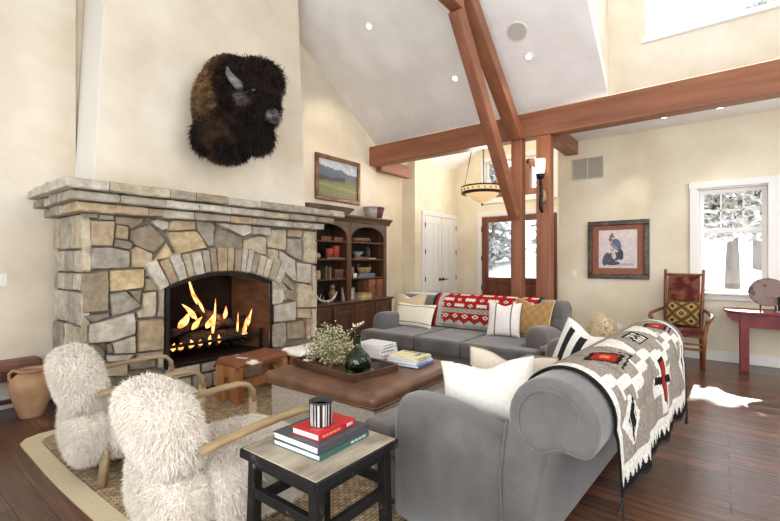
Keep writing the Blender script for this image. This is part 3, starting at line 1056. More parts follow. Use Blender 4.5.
# front facing stones, each with its own outline (x, z)
STONES = [
    (TAN, [(1.29,1.29),(1.36,1.29),(1.36,1.77),(1.29,1.77)]),
    (GRY, [(1.29,1.78),(1.42,1.78),(1.42,1.82),(1.29,1.82)]),
    (GRY, [(1.42,1.77),(1.55,1.77),(1.55,1.82),(1.42,1.82)]),
    (OCH, [(1.36,1.53),(1.53,1.53),(1.55,1.73),(1.55,1.77),(1.36,1.76)]),
    (GRY, [(1.36,1.32),(1.67,1.33),(1.68,1.49),(1.53,1.52),(1.36,1.52)]),
    (BRN, [(1.55,1.74),(1.67,1.73),(1.69,1.7),(1.79,1.77),(1.81,1.81),(1.55,1.81)]),
    (OCH, [(1.55,1.61),(1.67,1.59),(1.67,1.72),(1.56,1.74)]),
    (DRK, [(1.54,1.53),(1.68,1.5),(1.71,1.56),(1.67,1.58),(1.55,1.6)]),
    (BRN, [(1.68,1.59),(1.72,1.55),(1.9,1.47),(2.01,1.6),(1.86,1.77),(1.69,1.69)]),
    (LGT, [(1.98,1.7),(2.04,1.72),(2.05,1.79),(1.94,1.82),(1.86,1.79)]),
    (GLD, [(1.9,1.4),(2.01,1.42),(2.1,1.45),(2.02,1.58)]),
    (OCH, [(1.69,1.33),(1.83,1.33),(1.88,1.37),(1.89,1.47),(1.74,1.54),(1.69,1.51)]),
    (GLD, [(1.51,1.11),(1.8,1.13),(1.81,1.32),(1.51,1.31)]),
    (DRK, [(1.81,1.24),(1.87,1.23),(1.9,1.27),(1.87,1.33),(1.82,1.32)]),
    (BRN, [(1.81,1.1),(1.94,1.1),(1.9,1.22),(1.81,1.23)]),
    (BRN, [(1.28,0.93),(1.5,0.93),(1.5,1.31),(1.29,1.28)]),
    (GRY, [(1.53,0.88),(1.71,0.92),(1.79,0.95),(1.65,1.11),(1.51,1.1)]),
    (BRN, [(1.72,1.03),(1.77,0.97),(1.78,1.12),(1.67,1.11)]),
    (TAN, [(1.79,0.94),(1.74,0.9),(1.75,0.84),(1.91,0.84),(1.92,0.94),(1.92,1.1),(1.79,1.08)]),
    (GRY, [(1.94,0.94),(1.92,0.83),(1.99,0.82),(1.99,1.15),(1.94,1.15)]),
    (LGT, [(1.34,0.66),(1.51,0.65),(1.73,0.7),(1.72,0.9),(1.34,0.83)]),
    (DRK, [(1.34,0.86),(1.38,0.84),(1.51,0.89),(1.51,0.92),(1.28,0.91)]),
    (TAN, [(1.28,0.67),(1.33,0.66),(1.33,0.84),(1.28,0.9)]),
    (OCH, [(1.75,0.51),(1.99,0.5),(1.99,0.81),(1.75,0.82)]),
    (LGT, [(1.55,0.53),(1.73,0.51),(1.73,0.68),(1.53,0.64)]),
    (DRK, [(1.29,0.61),(1.39,0.48),(1.46,0.49),(1.48,0.56),(1.42,0.64),(1.29,0.66)]),
    (DRK, [(1.49,0.54),(1.54,0.54),(1.52,0.63),(1.48,0.63)]),
    (LGT, [(1.49,0.47),(1.67,0.46),(1.72,0.5),(1.48,0.53)]),
    (GRY, [(1.74,0.46),(1.99,0.43),(1.99,0.49),(1.73,0.5)]),
    (TAN, [(1.45,0.34),(1.66,0.31),(1.66,0.45),(1.42,0.46)]),
    (DRK, [(1.67,0.36),(1.92,0.34),(1.92,0.41),(1.67,0.44)]),
    (GRY, [(1.93,0.32),(1.99,0.31),(1.99,0.43),(1.93,0.43)]),
    (BRN, [(1.28,0.37),(1.41,0.34),(1.38,0.47),(1.28,0.6)]),
    (OCH, [(2.02,1.7),(2.32,1.73),(2.32,1.82),(2.06,1.81)]),
    (GLD, [(2.12,1.46),(2.32,1.51),(2.46,1.54),(2.33,1.72),(2.02,1.69)]),
    (GRY, [(2.34,1.73),(2.47,1.55),(2.53,1.55),(2.54,1.82),(2.33,1.83)]),
    (DRK, [(2.53,1.55),(2.89,1.53),(2.88,1.66),(2.71,1.74),(2.55,1.74)]),
    (LGT, [(2.71,1.75),(2.89,1.68),(3.01,1.73),(3.0,1.82),(2.55,1.82)]),
    (LGT, [(3.01,1.71),(3.12,1.72),(3.29,1.7),(3.29,1.81),(3.01,1.81)]),
    (TAN, [(2.9,1.53),(3.22,1.46),(3.22,1.68),(3.12,1.7),(2.9,1.64)]),
    (TAN, [(3.23,1.68),(3.23,1.56),(3.53,1.53),(3.53,1.8),(3.3,1.79)]),
    (TAN, [(3.23,1.44),(3.39,1.36),(3.39,1.54),(3.23,1.55)]),
    (OCH, [(3.55,1.71),(3.78,1.71),(3.8,1.81),(3.55,1.8)]),
    (GRY, [(3.54,1.5),(3.67,1.42),(3.78,1.39),(3.78,1.69),(3.54,1.69)]),
    (TAN, [(3.8,1.38),(4.02,1.35),(4.02,1.8),(3.81,1.8)]),
    (LGT, [(3.41,1.32),(3.62,1.14),(3.68,1.12),(3.67,1.41),(3.41,1.53)]),
    (LGT, [(3.7,1.12),(3.95,1.08),(3.95,1.35),(3.7,1.38)]),
    (TAN, [(3.96,1.03),(4.02,0.84),(4.02,1.33),(3.96,1.33)]),
    (BRN, [(3.4,1.17),(3.66,0.99),(3.7,1.04),(3.62,1.12),(3.41,1.31),(3.36,1.35)]),
    (GRY, [(3.3,0.9),(3.55,0.88),(3.61,0.96),(3.45,1.14),(3.3,1.21)]),
    (TAN, [(3.67,0.98),(3.58,0.88),(3.96,0.85),(3.96,1.06),(3.71,1.1)]),
    (LGT, [(3.3,0.84),(3.46,0.85),(3.49,0.92),(3.46,1.03),(3.3,1.05)]),
    (BRN, [(3.51,0.9),(3.7,0.87),(3.7,1.01),(3.47,1.02)]),
    (TAN, [(3.7,0.77),(4.04,0.75),(4.04,0.99),(3.71,1.01)]),
    (LGT, [(3.33,0.62),(3.68,0.61),(3.69,0.86),(3.33,0.83)]),
    (OCH, [(3.7,0.64),(3.94,0.6),(3.94,0.74),(3.71,0.76)]),
    (BRN, [(3.54,0.37),(3.84,0.35),(3.83,0.6),(3.54,0.59)]),
    (GRY, [(3.3,0.31),(3.46,0.28),(3.52,0.33),(3.52,0.6),(3.3,0.6)]),
    (OCH, [(3.86,0.34),(3.95,0.34),(3.95,0.59),(3.85,0.62)]),
    (LGT, [(3.96,0.34),(4.04,0.33),(4.04,0.74),(3.96,0.73)])]

def clear_of(q):
    """keep generic infill away from the listed stones and the opening"""
    x, z = sum(p[0] for p in q) / len(q), sum(p[1] for p in q) / len(q)
    return x, z


def shrink(poly, g):
    cx = sum(p[0] for p in poly) / len(poly)
    cz = sum(p[1] for p in poly) / len(poly)
    out = []
    for x, z in poly:
        d = math.hypot(x - cx, z - cz)
        k = max(.5, 1 - g / max(d, .01))
        out.append((cx + (x - cx) * k, cz + (z - cz) * k))
    return out


face = MB()
for c_, q in STONES:
    q = [(max(FX0, min(FX1, x)), z) for x, z in q]
    stone(face, shrink(q, .0015), random.uniform(.05, .08), lambda u, w, h: (u, YB - h, w), c_)


def courses(x0, x1, z0, z1, hs, ws):
    z = z0
    out = []
    while z < z1 - .03:
        h = min(random.uniform(*hs), z1 - z)
        if z1 - z - h < .06:
            h = z1 - z
        x = x0
        while x < x1 - .03:
            w = min(random.uniform(*ws), x1 - x)
            if x1 - x - w < .08:
                w = x1 - x
            j = lambda: random.uniform(-.012, .012)
            out.append([(x + .004, z + .004 + max(0, j())), (x + w - .004, z + .004 + max(0, j())), (x + w - .004 + min(0, j()), z + h - .004), (x + .004 + max(0, j()), z + h - .004)])
            x += w
        z += h
    return out


for q in courses(FX0, OX0 - .01, 0, .17, (.10, .17), (.2, .4)) + courses(OX0 - .005, OX1 + .01, 0, .285, (.10, .18), (.2, .38)) + courses(OX1 + .015, FX1, 0, .20, (.1, .2), (.2, .35)):
    stone(face, shrink(q, .003), random.uniform(.05, .075), lambda u, w, h: (u, YB - h, w), random.choice((TAN, GRY, LGT, BRN, GRY)))
face.build('facing_stones', 'stone', fp, world=True, col=True)

# left flank: tall narrow blocks; right flank
side = MB()
for q in courses(FY + .0, 5.29, 0, 1.82, (.16, .34), (.16, .34)):
    stone(side, shrink(q, .003), random.uniform(.04, .065), lambda u, w, h: (FX0 + .05 - h, u, w), random.choice((LGT, LGT, TAN, GRY, LGT)))
side.build('flank_stones', 'stone', fp, world=True, col=True)
side = MB()
for q in courses(FY + .01, 4.98, 0, 1.82, (.16, .34), (.16, .3)):
    stone(side, shrink(q, .003), random.uniform(.02, .03), lambda u, w, h: (FX1 - .03 + h, u, w), random.choice((LGT, TAN, GRY)))
side.build('flank_stones', 'stone', fp, world=True, col=True)

# arch stones
arch = MB()
a_end = math.asin(hw / R_) + .06
a = -a_end
wid = [.085, .07, .075, .06, .08, .055, .05, .085, .06, .06, .05, .05, .055, .07, .06, .075, .08]
tot = sum(wid)
pal = [LGT, OCH, LGT, TAN, LGT, GRY, BRN, OCH, OCH, BRN, LGT, LGT, GRY, TAN, LGT, TAN, LGT]
for i, w_ in enumerate(wid):
    a1 = a + w_ / tot * 2 * a_end
    r0, r1 = R_ + .008, R_ + random.uniform(.255, .30)
    if i in (0, len(wid) - 1):
        r1 = R_ + .31
    g = .003
    P_ = lambda r, t: (CX + r * math.sin(t), CZ + r * math.cos(t))
    stone(arch, [P_(r0, a + g), P_(r0, a1 - g), P_(r1, a1 - g), P_(r1, a + g)][::-1], random.uniform(.085, .105), lambda u, w, h: (u, YB - h, w), pal[i])
    a = a1
arch.build('arch_stones', 'stone', fp, world=True, col=True)

# stepped mantel: three courses of long blocks
mcol = [GRY, LGT, GRY, BRN, LGT, GRY, LGT, TAN, LGT, GRY]
for ci, (z0, z1, yf, xa_, xb2, cuts, warm) in enumerate((
        (1.822, 1.905, 4.30, 1.215, 4.07, (.20, .25, .36, .50, .60, .71, .85), (0, 4)),
        (1.910, 1.992, 4.22, 1.155, 4.19, (.12, .25, .36, .48, .62, .74, .88), ()),
        (1.997, 2.085, 4.14, 1.09, 4.29, (.10, .26, .34, .45, .58, .72, .82, .93), ()))):
    mc = MB()
    us = [0, *cuts, 1]
    for i in range(len(us) - 1):
        x0 = xa_ + (xb2 - xa_) * us[i] + .003
        x1 = xa_ + (xb2 - xa_) * us[i + 1] - .003
        colr = OCH if i in warm else mcol[(i * 3 + ci * 2) % 10]
        jy = random.uniform(-.012, .012)
        zz0, zz1 = z0 + random.uniform(0, .006), z1 - random.uniform(0, .008)
        yb = 5.395 if i == len(us) - 2 else 4.8
        if i == 0:
            yb = 4.62
        nx_ = max(2, int((x1 - x0) / .06))
        vs, fs = [], []
        prof = [(yf + jy + .012, zz0), (yf + jy, zz0 + .012), (yf + jy, zz1 - .012), (yf + jy + .012, zz1), (yb, zz1), (yb, zz0)]
        for k in range(nx_ + 1):
            x = x0 + (x1 - x0) * k / nx_
            for pi, (y, z) in enumerate(prof):
                jj = random.uniform(-.006, .006) if pi < 4 else 0
                vs.append((x, y + jj, z + jj * .6))
        for k in range(nx_):
            for q in range(6):
                q2 = (q + 1) % 6
                fs.append((k * 6 + q, (k + 1) * 6 + q, (k + 1) * 6 + q2, k * 6 + q2))
        fs.append(tuple(range(6)))
        fs.append(tuple(nx_ * 6 + q for q in range(5, -1, -1)))
        kk = random.uniform(.92, 1.1)
        mc.add(vs, fs, tuple(v * kk for v in lin(colr)))
    # returns along the left flank: three rough ends
    y = 4.63
    xe = xa_
    for q, ln in enumerate((.20, .26, .29)):
        mc2 = MB().box((xe + random.uniform(-.01, .03), y, z0 + random.uniform(0, .008)), (1.45, y + ln - .006, z1 - random.uniform(0, .012)))
        mc2.noise(.008)
        mc.add(mc2.v, mc2.f, lin(random.choice((LGT, LGT, GRY))))
        y += ln
    mc.build('mantel_course', 'stone', fp, world=True, col=True, bevel=.006)

# firebox lining
fb = MB()
D = .62
ix = .16
yb = YB + D
fb.add([(OX0 + ix, yb, OZ0), (OX1 - ix, yb, OZ0), (OX1 - ix, yb, 1.5), (OX0 + ix, yb, 1.5)], [(0, 1, 2, 3)])
fb.add([(OX0 - .001, FY + .06, OZ0), (OX0 + ix, yb, OZ0), (OX0 + ix, yb, 1.5), (OX0 - .001, FY + .06, 1.5)], [(0, 1, 2, 3)])
fb.add([(OX0, FY + .0, OZ0 + .003), (OX1, FY + .0, OZ0 + .003), (OX1 - ix, yb, OZ0 + .003), (OX0 + ix, yb, OZ0 + .003)], [(0, 1, 2, 3)])
fb.build('firebox_lining', 'soot', fp, world=True)
MB().add([(OX1 + .001, FY + .06, OZ0), (OX1 - ix, yb, OZ0), (OX1 - ix, yb, 1.5), (OX1 + .001, FY + .06, 1.5)], [(3, 2, 1, 0)]).build('firebox_side', 'firelit_brick', fp, world=True)  # right side browner than the lining, fire glow put into its colour
# metal surround following the opening
pth = [(OX0 + .012, FY + .012, OZ0), (OX0 + .012, FY + .012, OSP)]
for i in range(1, 24):
    x = OX0 + .012 + (OX1 - OX0 - .024) * i / 24
    pth.append((x, FY + .012, CZ + math.sqrt((R_ - .012) ** 2 - (x - CX) ** 2)))
pth += [(OX1 - .012, FY + .012, OSP), (OX1 - .012, FY + .012, OZ0)]
fr = MB().tube(pth, .014, 8, flat=(.05, .028))
fr.bar((OX0, FY + .012, OZ0 + .012), (OX1, FY + .012, OZ0 + .012), .03, .025)
fr.build('opening_frame', 'iron', fp, world=True)
# grate with a front rail
gr = thing('fire_grate', 'black iron grate holding the logs inside the fireplace', 'grate', (CX, 4.8, OZ0 + .005))
g = MB()
g.bar((OX0 + .05, 4.60, OZ0 + .19), (OX1 - .05, 4.60, OZ0 + .19), .025, .03)
g.build('front_rail', 'iron', gr, world=True)
g = MB()
for i in range(9):
    x = OX0 + .22 + i * .108
    g.bar((x, 4.60, OZ0 + .13), (x, 4.98, OZ0 + .13), .018, .018)
g.build('bars', 'iron', gr, world=True)
for x in (OX0 + .07, OX1 - .07):
    MB().bar((x, 4.60, OZ0 + .005), (x, 4.60, OZ0 + .26), .03, .03, (1, 0, 0)).build('foot', 'iron', gr, world=True)
for x in (OX0 + .3, OX1 - .3):
    MB().bar((x, 4.97, OZ0 + .005), (x, 4.97, OZ0 + .13), .02, .02, (1, 0, 0)).build('foot', 'iron', gr, world=True)


def log(p0, p1, r, label):
    p0, p1 = Vector(p0), Vector(p1)
    n = 9
    b = MB().tube([p0.lerp(p1, i / n) + Vector((0, random.uniform(-.006, .006), random.uniform(-.006, .006))) for i in range(n + 1)],
                  [r * random.uniform(.9, 1.08) for _ in range(n + 1)], 12)
    o = b.build('firewood_log', 'bark', smooth=True)
    tag(o, label, 'log', 'burning logs in the fireplace')


log((2.28, 4.72, .50), (3.15, 4.76, .50), .065, 'front log lying level along the grate in the fire')
log((2.36, 4.90, .50), (3.08, 4.93, .51), .07, 'rear log lying level behind the others in the fire')
log((2.22, 4.80, .585), (2.75, 4.85, .70), .055, 'log slanting up from the left of the fire')
log((2.5, 4.90, .86), (2.95, 4.74, .62), .05, 'topmost log slanting down towards the right of the fire')
log((2.72, 4.80, .62), (3.18, 4.86, .64), .052, 'short log lying over the right half of the fire')

# flames
fl = thing('fire', 'orange flames burning among the logs in the fireplace', 'fire', (CX, 4.76, .46))
def flame(x, y, z, h, w, lean=0):
    b = MB()
    n = 7
    ph = random.uniform(0, 6)
    pts, rs = [], []
    for i in range(n):
        t = i / (n - 1)
        pts.append((x + lean * t * h + .18 * w * math.sin(t * 6 + ph), y + .01 * math.sin(t * 5 + ph), z + h * t))
        rs.append(max(.001, w * .5 * (1 - t) ** .7 * (.55 + .9 * min(1, t * 3)) * (1 if i else .5)))
    b.tube(pts, rs, 8)
    b.build('flame', 'flame', fl, world=True, smooth=True)
for x, z, h, w, le in ((2.18, .42, .08, .09, .2), (2.27, .42, .07, .10, 0), (2.38, .43, .08, .11, .1), (2.49, .43, .07, .09, 0), (2.60, .43, .10, .08, .1), (2.72, .43, .09, .07, 0)):
    flame(x, 4.66, z, h * 1.1, w * .55, le)
for x, z, h, w, le in ((2.28, .66, .10, .16, .8), (2.46, .74, .12, .12, -.9), (2.48, .90, .22, .07, -.35), (2.56, .80, .16, .06, -.5), (2.42, .62, .09, .12, .9), (2.66, .50, .30, .07, .1), (2.58, .62, .10, .14, .6),
                       (2.82, .70, .10, .09, .2), (2.98, .46, .20, .05, .1), (3.05, .46, .16, .09, .3), (3.12, .58, .14, .07, .25), (3.08, .44, .08, .14, .1)):
    flame(x, 4.70 + random.uniform(-.02, .03), z, h * 1.5, w * .5, le)

# =================================================================== BISON MOUNT
bi = thing('bison_mount', 'mounted dark brown bison head and shoulders on the chimney wall', 'bison', (2.72, 4.765, 2.6))
BRW, MID, DK, BK = (132, 100, 72), (88, 62, 44), (58, 43, 35), (46, 36, 31)
ell = [((2.70, 4.50, 3.14), (.36, .27, .50), BRW), ((2.74, 4.46, 3.46), (.28, .29, .27), MID), ((2.66, 4.42, 2.82), (.31, .30, .30), MID),
       ((2.76, 4.30, 3.28), (.30, .28, .38), DK), ((2.72, 4.30, 2.94), (.26, .25, .28), DK),
       ((2.78, 4.05, 3.22), (.24, .27, .30), DK), ((2.82, 4.03, 3.42), (.25, .23, .16), DK),
       ((2.79, 3.89, 3.02), (.14, .17, .19), BK), ((2.78, 3.98, 2.76), (.14, .14, .17), BK),
       ((2.44, 4.48, 2.78), (.10, .12, .18), BK), ((2.56, 4.30, 2.70), (.12, .13, .16), BK), ((2.70, 4.20, 2.70), (.085, .10, .16), BK)]
body = MB()
for c_, r_, k_ in ell:
    body.ball(c_, r_, 20, 14, lin(tuple(v * .8 for v in k_)))
base_n = len(body.f)
pts, nrs, cs, ln = [], [], [], []
for i, (c_, r_, k_) in enumerate(ell):
    e = MB().ball(c_, r_, 20, 14)
    P_, N_ = sample_surface(e, int(9000 * (r_[0] * r_[2]) ** .8 / .15))
    keep = np.ones(len(P_), bool)
    for j, (c2, r2, _) in enumerate(ell):
        if j != i:
            keep &= (((P_ - np.array(c2)) / np.array(r2)) ** 2).sum(1) > .93
    keep &= P_[:, 1] < 4.72
    P_, N_ = P_[keep], N_[keep]
    v = rng.uniform(.75, 1.25, len(P_))[:, None]
    k0 = np.array(lin(k_))
    C_ = np.tile(k0, (len(P_), 1))
    if k_ == BRW:      # the coat goes from tan on the hump to near-black low down
        t = np.clip((P_[:, 2] - 2.75) / .5, 0, 1)[:, None]
        C_ = np.array(lin(DK)) * (1 - t) + np.array(lin(172, 132, 90)) * t
    if i == 1:
        t = np.clip((4.48 - P_[:, 1]) / .2, 0, 1)[:, None]
        C_ = np.array(lin(166, 132, 96)) * (1 - t) + np.array(lin(DK)) * t
    pts.append(P_)
    nrs.append(N_)
    cs.append(C_ * v)
    ln.append(np.full(len(P_), {BRW: .07, MID: .10, DK: .13, BK: .11}[k_] * (1.35 if i in (6, 8, 9, 10, 11) else 1)))
P_, N_, C_, L_ = np.concatenate(pts), np.concatenate(nrs), np.concatenate(cs), np.concatenate(ln)
strands(body, P_, N_, C_, L_ * .62, .0042, (0, -.05, -.75), .45, .5, .7)
body.build('shaggy_body', 'fur_dark', bi, world=True, smooth=True, col=True)
MB().tube([(2.62, 3.99, 3.21), (2.535, 3.96, 3.225), (2.47, 3.97, 3.27), (2.43, 3.99, 3.33), (2.425, 4.0, 3.39)], [.055, .052, .044, .03, .008], 14).build('horn', 'horn', bi, world=True, smooth=True)
MB().tube([(2.96, 3.98, 3.27), (3.04, 3.96, 3.28), (3.09, 3.96, 3.33), (3.11, 3.97, 3.40), (3.09, 3.97, 3.46)], [.055, .05, .042, .028, .008], 14).build('horn', 'horn', bi, world=True, smooth=True)
mz = MB().ball((2.795, 3.745, 2.93), (.095, .075, .085), 18, 12)
m_ = mz.build('muzzle', 'muzzle', bi, world=True, smooth=True)
for dx in (-.048, .045):
    MB().ball((2.795 + dx, 3.68, 2.95), (.022, .016, .028), 10, 8).build('nostril', 'eye', m_, world=True, smooth=True)
for x in (2.62, 2.95):
    MB().ball((x, 3.83, 3.17), .034, 12, 8).build('eye', 'eye', bi, world=True, smooth=True)
for x, s_ in ((2.53, -1), (2.93, 1)):
    e = MB().ball((x + s_ * .0 + .02, 3.92, 3.09), (.075, .045, .055), 12, 8, lin(110, 98, 90))
    Pq, Nq = sample_surface(e, 260)
    strands(e, Pq, Nq, np.tile(np.array(lin(104, 94, 88)), (260, 1)), .05, .006, (s_ * .4, 0, -.5))
    e.build('ear', 'fur_dark', bi, world=True, smooth=True, col=True)
# =================================================================== RUG
rug = thing('jute_rug', 'large braided jute rug with a pale cloth border on the plank floor', 'rug', (2.6, 2.6, .001))
RX0, RX1, RY0, RY1 = .82, 4.6, .86, 4.32
def wavy_rect(x0, x1, y0, y1, z):
    out = []
    n = 26
    for a, b_ in (((x0, y0), (x1, y0)), ((x1, y0), (x1, y1)), ((x1, y1), (x0, y1)), ((x0, y1), (x0, y0))):
        for i in range(n):
            t = i / n
            w = .012 * math.sin(t * 9 + a[0] * 3) * math.sin(PI * t)
            out.append((a[0] + (b_[0] - a[0]) * t + (w if a[0] == b_[0] else 0), a[1] + (b_[1] - a[1]) * t + (w if a[1] == b_[1] else 0)))
    # round the corners
    r = .17
    res = []
    for x, y in out:
        cx, cy = min(max(x, x0 + r), x1 - r), min(max(y, y0 + r), y1 - r)
        dx, dy = x - cx, y - cy
        d = math.hypot(dx, dy)
        if dx and dy and d > r:
            x, y = cx + dx * r / d, cy + dy * r / d
        res.append((x, y))
    return res
B = .105
f_ = MB().prism(wavy_rect(RX0 + B - .01, RX1 - B + .01, RY0 + B - .01, RY1 - B + .01, 0), 2, .001, .012)
f_.build('woven_field', 'jute', rug, world=True)
o_, i_ = wavy_rect(RX0, RX1, RY0, RY1, 0), wavy_rect(RX0 + B, RX1 - B, RY0 + B, RY1 - B, 0)
n = len(o_)
bd = MB()
vs = [(x, y, .001) for x, y in o_] + [(x, y, .011) for x, y in o_] + [(x, y, .016) for x, y in i_] + [(x, y, .001) for x, y in i_]
fs = []
for k in range(n):
    j = (k + 1) % n
    fs += [(k, j, n + j, n + k), (n + k, n + j, 2 * n + j, 2 * n + k), (2 * n + k, 2 * n + j, 3 * n + j, 3 * n + k)]
bd.add(vs, fs).build('border', 'binding', rug, world=True)

# =================================================================== SOFAS
SL = 2.36
RC, RR = (-.115, .735), .185        # roll centre (y, z) and radius
back_prof = [(.10, .05), (.13, .45), (.10, .62)]
arc = [(RC[0] + RR * math.cos(math.radians(a)), RC[1] + RR * math.sin(math.radians(a))) for a in range(-8, 232, 12)]
back_prof += arc + [(-.17, .625), (-.10, .60), (-.075, .5), (-.03, .25), (0.0, .05)]


def make_sofa(label, loc, rz):
    t = thing('sofa', label, 'sofa', loc, rz, 'pair of matching grey roll-arm sofas')
    b = MB().prism(back_prof, 0, 0.0, SL)
    bk = b.build('backrest', 'velvet', t, smooth=False, bevel=.03, seg=3)
    for x in (-.004, SL + .004):
        pts = [(x, RC[0] + (RR - .055) * math.cos(math.radians(a)), RC[1] + (RR - .055) * math.sin(math.radians(a))) for a in range(-130, 190, 12)][::-1]
        pts = [(x, RC[0] - .055, RC[1] - .085)] + [(x, RC[0] + (RR - .05) * math.cos(math.radians(a)), RC[1] + (RR - .05) * math.sin(math.radians(a))) for a in range(-70, 170, 12)][::-1][::-1] + [(x, .095, .55), (x, .10, .3), (x, .10, .08)][:0]
        MB().tube(pts, .006, 6).build('piping', 'velvet', bk, smooth=True)
        pts = [(x, RC[0] + (RR - .05) * math.cos(math.radians(a)), RC[1] + (RR - .05) * math.sin(math.radians(a))) for a in range(-10, 1, 10)] + []
        MB().tube([(x, .072, .70), (x, .085, .60), (x, .10, .45), (x, .085, .1)], .005, 6).build('piping', 'velvet', bk, smooth=True)
    # frame under the cushions
    MB().box((.06, .10, .07), (SL - .06, .93, .305)).build('seat_base', 'velvet', t, bevel=.02, seg=3)
    # arms: a rounded top that dips towards the back
    for x0, s_ in ((0.0, 1), (SL - .235, -1)):
        vs, fs = [], []
        ny = 18
        ring = 14
        for i in range(ny + 1):
            tt = i / ny
            y = .09 + .65 * tt
            zt = .605 + .085 * math.sin(min(1, tt * 1.35) * PI / 2)
            fr_ = 0
            if tt > .8:       # rounded front
                k = (tt - .8) / .2
                fr_ = 1 - math.sqrt(max(0, 1 - k * k))
            w = .235 - .07 * fr_
            zt -= .07 * fr_
            xm = x0 + .1175
            rr = w / 2
            sec = [(xm - rr, .05)]
            for q in range(ring + 1):
                a = PI - PI * q / ring
                ex = math.copysign(abs(math.cos(a)) ** .75, math.cos(a))
                sec.append((xm + rr * ex, zt - .11 + .11 * math.sin(a) ** .8))
            sec.append((xm + rr, .05))
            vs += [(p[0], y, p[1]) for p in sec]
        m_ = ring + 3
        for i in range(ny):
            for q in range(m_ - 1):
                fs.append((i * m_ + q, i * m_ + q + 1, (i + 1) * m_ + q + 1, (i + 1) * m_ + q))
            fs.append((i * m_ + m_ - 1, i * m_, (i + 1) * m_, (i + 1) * m_ + m_ - 1))
        fs.append(tuple(range(m_))[::-1])
        fs.append(tuple(ny * m_ + q for q in range(m_)))
        MB().add(vs, fs).build('armrest', 'velvet', t, smooth=True)
    # seat cushions; the outer two wrap in front of the arms
    xs = [.245, .245 + (SL - .49) / 3, .245 + 2 * (SL - .49) / 3, SL - .245]
    for i in range(3):
        x0, x1 = xs[i] + .004, xs[i + 1] - .004
        y0, y1, yt = .13, .985, .755
        if i == 0:
            poly = [(x0, y0), (x1, y0), (x1, y1), (.02, y1), (.02, yt), (x0, yt)]
        elif i == 2:
            poly = [(x0, y0), (x1, y0), (x1, yt), (SL - .02, yt), (SL - .02, y1), (x0, y1)]
        else:
            poly = [(x0, y0), (x1, y0), (x1, y1), (x0, y1)]
        cu = MB().prism(poly, 2, .308, .485)
        cu.build('seat_cushion', 'velvet', t, bevel=.038, seg=4)
    for x in (.12, SL - .12):
        for y in (.12, .84):
            MB().lathe([(.022, 0), (.03, .07)], (x, y, .013), 10).build('foot', 'oak_dark', t)
    return t


sa = make_sofa('grey velvet roll-arm sofa in the foreground, draped with a grey and white blanket', (1.765, .66, 0), math.radians(-3.4))
SA = Matrix.Translation((1.765, .66, 0)) @ Matrix.Rotation(math.radians(-3.4), 4, 'Z')
LB, RB = (5.20, 1.43, 0), math.radians(90)
sb = dup(sa, LB, RB, 'grey sofa before the entry posts, draped with a red blanket')
SB = Matrix.Translation(LB) @ Matrix.Rotation(RB, 4, 'Z')

# ---- throws over the backs
CR, TP, BL, RD, OR, GYL = (236, 232, 224), (158, 148, 138), (32, 30, 30), (166, 42, 34), (222, 120, 74), (196, 190, 182)


def pat_grey(s, t):
    """s along the sofa 0..1, t from the seat side over the crest to the hem 0..1"""
    q = min(s, 1 - s)          # mirrored about the middle
    if s < .018 or s > .982 or t > .982:
        return BL
    # serrated white hem on a black band
    saw = abs(((s * 30) % 1) - .5) * 2
    if t > .90:
        return BL if t > .945 + .035 * saw else CR
    if q < .05:
        return CR
    # centre cross on the fall
    ds = abs(s - .53)
    if ds < .040 and .63 < t < .87 - ds:
        return RD if ds < .028 and .65 < t < .845 else BL
    if ds < .115 and abs(t - .745 - .25 * (s - .53)) < .02:
        return BL
    if ds < .14 and abs(t - .745) < .047 or (ds < .062 and .60 < t < .89):
        return CR
    # feathered black darts at both lower corners
    for c0 in (.13, .90):
        d = s - c0
        if .66 < t < .86:
            k = (t - .66) / .20
            if abs(d - .02 * (1 - k)) < .034 * (1 - abs(2 * k - 1)) * (1 if math.floor(s * 130) % 3 else .45):
                return BL
            if abs(d) < .06 * (1 - abs(2 * k - 1)) + .012:
                return CR
    # white stepped band running the length of the fall
    k = math.floor(s * 11)
    zc = .575 + (.0, .035, .07, .035)[k % 4]
    if abs(t - zc) < .026 or (abs(s * 11 - k) < .16 and abs(t - zc) < .055):
        return CR
    # red and black lozenges beyond the crest, near each end
    for c0 in (.19, .84):
        u = abs(s - c0) / .10
        w = abs(t - .485 - .45 * (s - c0)) / .06
        if u + w < .72:
            return OR if u + w < .30 else RD
        if u + w < 1:
            return BL
        if abs(u + w - 1.35) < .09 and t > .50 and s > c0:
            return BL
    # stepped white pyramids
    for c0 in (.36, .69):
        st = math.floor((t - .38) / .018) * .018
        if .38 < t < .55 and abs(s - c0) < .012 + (.17 - st) * .42 * .9:
            return CR
    # black comb panel at the middle, just over the crest
    if abs(s - .535) < .065 and .425 < t < .53:
        u, v = (s - .47) / .13, (t - .425) / .105
        if u < .07 or u > .93 or v < .12 or v > .88:
            return BL
        return CR if (math.floor(u * 11) % 2 == 0 and not abs(v - .5 - .1 * math.sin(u * 20)) < .09) else BL
    if t < .06:
        return CR
    n = random.uniform(-6, 6)
    g = TP if math.floor(s * 46 + .5 * math.sin(t * 30)) % 6 else (142, 132, 122)
    return tuple(c + n for c in g)


